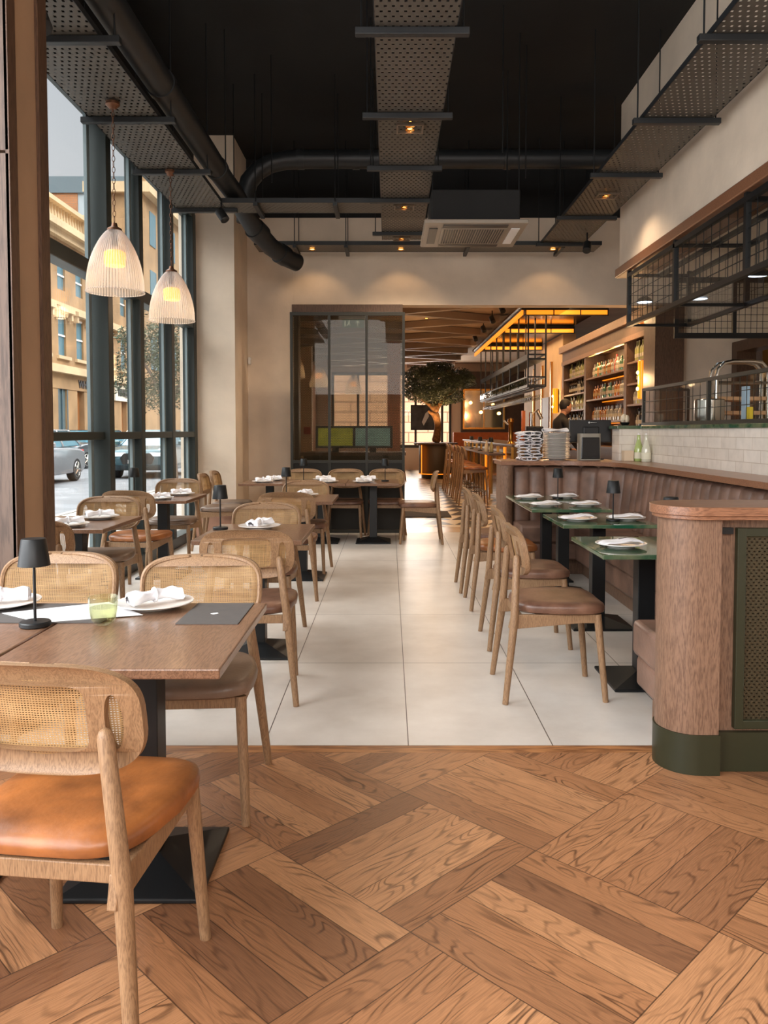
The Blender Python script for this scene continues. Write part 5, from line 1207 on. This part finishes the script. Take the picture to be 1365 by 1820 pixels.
# sandstone terrace
SWT = mat('shop_frame', (60,82,92), .5)
SBS = []
for YA, YB, lb_ in ((27.25,46.2,'long sandstone terrace with sash windows and balustrade directly across the street'),(55.7,86.0,'farther sandstone terrace beyond the gabled pavilion')):
    sb = thing('sandstone_building', lb_, 'building', (-15,0,0)); SBS.append(sb)
    pitch = 2.1; ny = int((YB-YA)/pitch)
    wall = MB(); wall.box((-3,YA,-.1),(-.35,YB,10.6)); 
    zb = [(-.1,1.2),(3.25,4.75),(6.65,7.75),(9.1,10.6)]
    for a, b in zb: wall.box((-.36,YA,a),(.03,YB,b))
    for k in range(ny+1): wall.box((-.35,YA+k*pitch-.62,1.2),(0,YA+k*pitch+.62,9.2))
    wall.build('wall', STONE, sb)
    cr = MB(); cr.box((-.1,YA,3.95),(.32,YB,4.2)); cr.box((-.1,YA,4.2),(.22,YB,4.32)); cr.box((-.1,YA,10.3),(.55,YB,10.62)); cr.box((-.1,YA,10.0),(.3,YB,10.3)); cr.box((-.1,YA,7.0),(.12,YB,7.15)); cr.box((-.5,YA,11.55),(.15,YB,11.75)); cr.box((-.5,YA,10.6),(.15,YB,10.8))
    for k in range(0, ny+1, 3): cr.box((-.5,YA+k*pitch-.35,10.6),(.2,YA+k*pitch+.35,11.9))
    cr.build('cornice', STONEL, sb)
    bl = MB()
    for k in range(int((YB-YA)/.33)): bl.lathe([(.05,0),(.10,.2),(.05,.55),(.08,.75)], (-.15,YA+k*.33,10.8), 6)
    bl.build('balusters', STONEL, sb)
    for k in range(ny):
        y = YA+k*pitch+pitch/2
        for z0, z1 in ((4.75,6.65),(7.75,9.1)):
            wnd = MB(); wnd.box((-.12,y-.56,z0),(-.09,y+.56,z1)); wo = wnd.build('window', CARG, sb)
            fm = MB(); fm.box((-.09,y-.56,(z0+z1)/2-.04),(-.04,y+.56,(z0+z1)/2+.04)); fm.box((-.09,y-.56,z0),(-.04,y-.47,z1)); fm.box((-.09,y+.47,z0),(-.04,y+.56,z1)); fm.box((-.09,y-.56,z1-.09),(-.04,y+.56,z1)); fm.build('sash', WHITE, wo)
        hdm = MB(); hdm.box((-.05,y-.85,6.75),(.30,y+.85,6.95)); hdm.box((0,y-.8,6.45),(.22,y-.62,6.75)); hdm.box((0,y+.62,6.45),(.22,y+.8,6.75)); hdm.box((0,y-.72,4.6),(.15,y+.72,4.75)); hdm.build('window_hood', STONEL, sb)
        if k % 3 != 2:
            wo = MB().box((-.12,y-.56,1.2),(-.09,y+.56,3.25)).build('shop_window', mat('shop_glass', (84,100,104), .2), sb); fm = MB(); fm.box((-.09,y-.56,1.2),(.0,y-.44,3.25)); fm.box((-.09,y+.44,1.2),(.0,y+.56,3.25)); fm.box((-.09,y-.05,1.2),(-.03,y+.05,3.25)); fm.build('shop_frame', SWT, wo)
        else: MB().box((-.3,y-.56,0),(-.25,y+.56,3.2)).build('door_recess', mat('door_brown', (150,96,50), .6), sb)

sb = SBS[0]
dkt = mat('sign_letters', (70,70,74), .5)
sg = MB().box((.0,43.4,2.98),(.10,46.6,3.85)).build('sign_board', mat('sign_white', (228,218,200), .6), sb)
text_obj('sign_word', 'WHE', .56, dkt, sb, (.05,39.05,3.55), (R(90),0,R(90)), .03, 1.0)
text_obj('sign_word', 'WAREHOU', .62, dkt, sb, (.12,45.0,3.42), (R(90),0,R(90)), .03, .8)
# pavilion with curved gable, brick block, white block
pv = thing('gabled_pavilion', 'taller sandstone pavilion with rounded gable down the street', 'building', (-14.6,51.1,0))
MB().box((-3,-4,0),(.2,4,15.5)).build('tower', STONE, pv); MB().box((-3.2,-4.3,15.2),(.7,4.3,15.8)).build('cornice', STONEL, pv)
gm = MB(); gm.prism([(-2.4,15.8),(2.4,15.8),(2.4,18)]+[(2.4*math.cos(a),18+1.6*math.sin(a)) for a in [PI*k/16 for k in range(17)]]+[(-2.4,18)], -.6, .3, 0); gm.build('gable', STONE, pv); MB().lathe([(0,0),(.5,0),(.3,.6),(.5,1.0),(0,1.6)], (-.1,0,19.6), 12).build('finial', STONEL, pv)
for y in (-2.2,2.2):
    for z in (5,9,12.5): MB().box((.2,y-.6,z),(.24,y+.6,z+2)).build('window', CARG, pv)
bk_ = thing('brick_block', 'tall orange brick block with slate band above the balustrade', 'building', (0,0,0))
MB().box((-34,60,0),(-23.2,66,19.0)).build('brick_wall', OBRICK, bk_); MB().box((-34,59.9,19.0),(-18.4,66,20.2)).build('roof_band', SLATE, bk_); MB().box((-23.2,60.05,0),(-18.4,66,19.0)).build('grey_cladding', GREYC, bk_)
wb = thing('white_block', 'distant white building with stacked windows seen beside the mullion', 'building', (-21.5,88,0)); MB().box((-6,0,0),(3,8,30)).build('wall', mat('white_render', (170,170,172), .8), wb)
for z in range(3, 29, 3):
    for x in (-5,-3.2,-1.4,.4,2.0): MB().box((x-.5,-.05,z),(x+.5,0,z+1.7)).build('window', CARG, wb)
# bar-room window view
vb = thing('stone_facade', 'pale pink stone facade outside the far bar-room windows', 'building', (0,0,0)); MB().box((-4.2,33,-.1),(12,34,14)).build('wall', PBRICK, vb)
for x in (-3.8,3.4): MB().box((x,32.92,1.0),(x+1.1,33,3.2)).build('window', CARG, vb)
# cars
def make_car(name, label, paint, loc, rz, est=False):
    t = thing(name, label, 'car', loc, rz)
    L, W, H = 4.3, .9, 1.46
    prof = [(-2.12,.42),(-2.14,.62),(-2.05,.86),(-1.55,.98),(-.95,1.02),(.0,1.02),(1.0,1.0),(1.75,.96),(2.10,.88),(2.16,.62),(2.10,.36),(1.85,.24),(-1.9,.24)]
    mb = MB(); S_ = []
    for u in [-1,-.93,-.6,0,.6,.93,1]:
        k = 1-.06*abs(u)**4; S_.append([mb._v((u*W*(1.0), y*k, .24+(z-.24)*(1-.10*abs(u)**6))) for y, z in prof])
    for A, B in zip(S_, S_[1:]):
        for i in range(len(prof)): mb.bm.faces.new([A[i],A[(i+1)%len(prof)],B[(i+1)%len(prof)],B[i]])
    mb.bm.faces.new(S_[0]); mb.bm.faces.new(S_[-1][::-1]); mb.build('body', paint, t, smooth=True, bevel=.03)
    # cabin: bonnet end at -y
    def cab(sc, z0, z1, yo):
        m = MB(); a = [(-.80*sc,-1.02,z0),(.80*sc,-1.02,z0),(.80*sc,1.92,z0),(-.80*sc,1.92,z0)]; b = [(-.60*sc,-.25,z1),(.60*sc,-.25,z1),(.60*sc,1.45,z1),(-.60*sc,1.45,z1)]
        A = [m._v(p) for p in a]; B = [m._v(p) for p in b]; m.bm.faces.new(A[::-1]); m.bm.faces.new(B)
        for i in range(4): m.bm.faces.new([A[i],A[(i+1)%4],B[(i+1)%4],B[i]])
        return m
    cab(1.0,.98,H-.03,0).build('windows', CARG, t, bevel=.04)
    rf = MB(); rf.box((-.62,-.22,H-.05),(.62,1.44,H)); 
    for sx_ in (-1,1):
        for (y0, y1) in ((-1.0,-.23),(1.92,1.46),(.55,.55)): rf.tube([(sx_*.80,y0,.99),(sx_*.61,y1,H-.03)], .035, 6)
    rf.build('roof', paint, t, smooth=True, bevel=.02)
    for sx_ in (-1,1):
        for y in (-1.35,1.32):
            wl_ = MB().lathe([(.12,-.11),(.30,-.11),(.33,-.07),(.33,.07),(.30,.11),(.12,.11)], n=28); bmesh.ops.rotate(wl_.bm, verts=wl_.bm.verts[:], matrix=Matrix.Rotation(PI/2,3,'Y')); wo = wl_.build('wheel', TYRE, t, smooth=True, loc=(sx_*.80,y,.33))
            hb = MB(); hb.cyl((sx_*.08,0,0),(sx_*.115,0,0), .06, n=12)
            for k in range(5): a = 2*PI*k/5; hb.tube([(sx_*.105,0,0),(sx_*.105,.21*math.cos(a),.21*math.sin(a))], [.035,.028], 6)
            hb.tube([(sx_*.10,.215*math.cos(a),.215*math.sin(a)) for a in [2*PI*k/20 for k in range(20)]], .02, 6, closed=True); hb.build('rim', STEEL, wo, smooth=True)
        MB().box((sx_*.55-.20,-2.12,.66),(sx_*.55+.22*sx_+.0,-1.92,.78) if sx_>0 else (sx_*.55+.20,-1.92,.78)).build('headlight', LENS, t, bevel=.02)
        MB().box((sx_*.70-.13,1.98,.72),(sx_*.70+.13,2.10,.88)).build('tail_light', REDL, t, bevel=.02)
        MB().box((sx_*.98-.08,-.75,.98),(sx_*.98+.08,-.62,1.12)).build('mirror', paint, t, bevel=.03)
    MB().prism([(-.42,.44),(.42,.44),(.50,.62),(.38,.76),(-.38,.76),(-.50,.62)], -2.17, -2.05, 1).build('grille', BLK, t)
    MB().box((-.26,-2.19,.46),(.26,-2.17,.57)).build('number_plate', WHITE, t)
    return t
make_car('car', 'silver hatchback parked at the left edge of the window view', CAR1, (-9.75,21.3,-.10), R(2))
make_car('car', 'dark car parked across the street behind the silver one', CAR2, (-12.0,31.5,-.10), R(-12))
make_car('car', 'teal grey car facing the viewer in the middle of the street', CAR3, (-7.55,25.6,-.10), R(3))
make_car('car', 'distant pale car far down the street', CAR1, (-9.8,44,-.10), R(0)); make_car('car', 'cream car half hidden behind the teal one', mat('cream_paint', (206,196,170), .3, coat=.5), (-11.8,38,-.10), R(0))
st_ = thing('street_tree', 'leafy street tree outside beyond the window', 'tree', (-5.3,19.6,0))
skin_tree('trunk', mat('street_bark', (110,96,84), .9), st_, [(None,(0,0,-.05,.12),(-.06,0,1.2,.09),(-.12,0,1.9,.08)), (2,(-.5,.1,2.6,.05),(-.9,.2,3.2,.03)), (2,(.3,0,2.7,.05),(.6,.1,3.4,.03)), (2,(-.1,.2,2.9,.05),(-.1,.3,3.9,.03))], .12)
foliage('foliage', LEAF2, st_, (-.25,0,3.0), (1.35,1.3,1.35), 8000, .055, 12, .45)
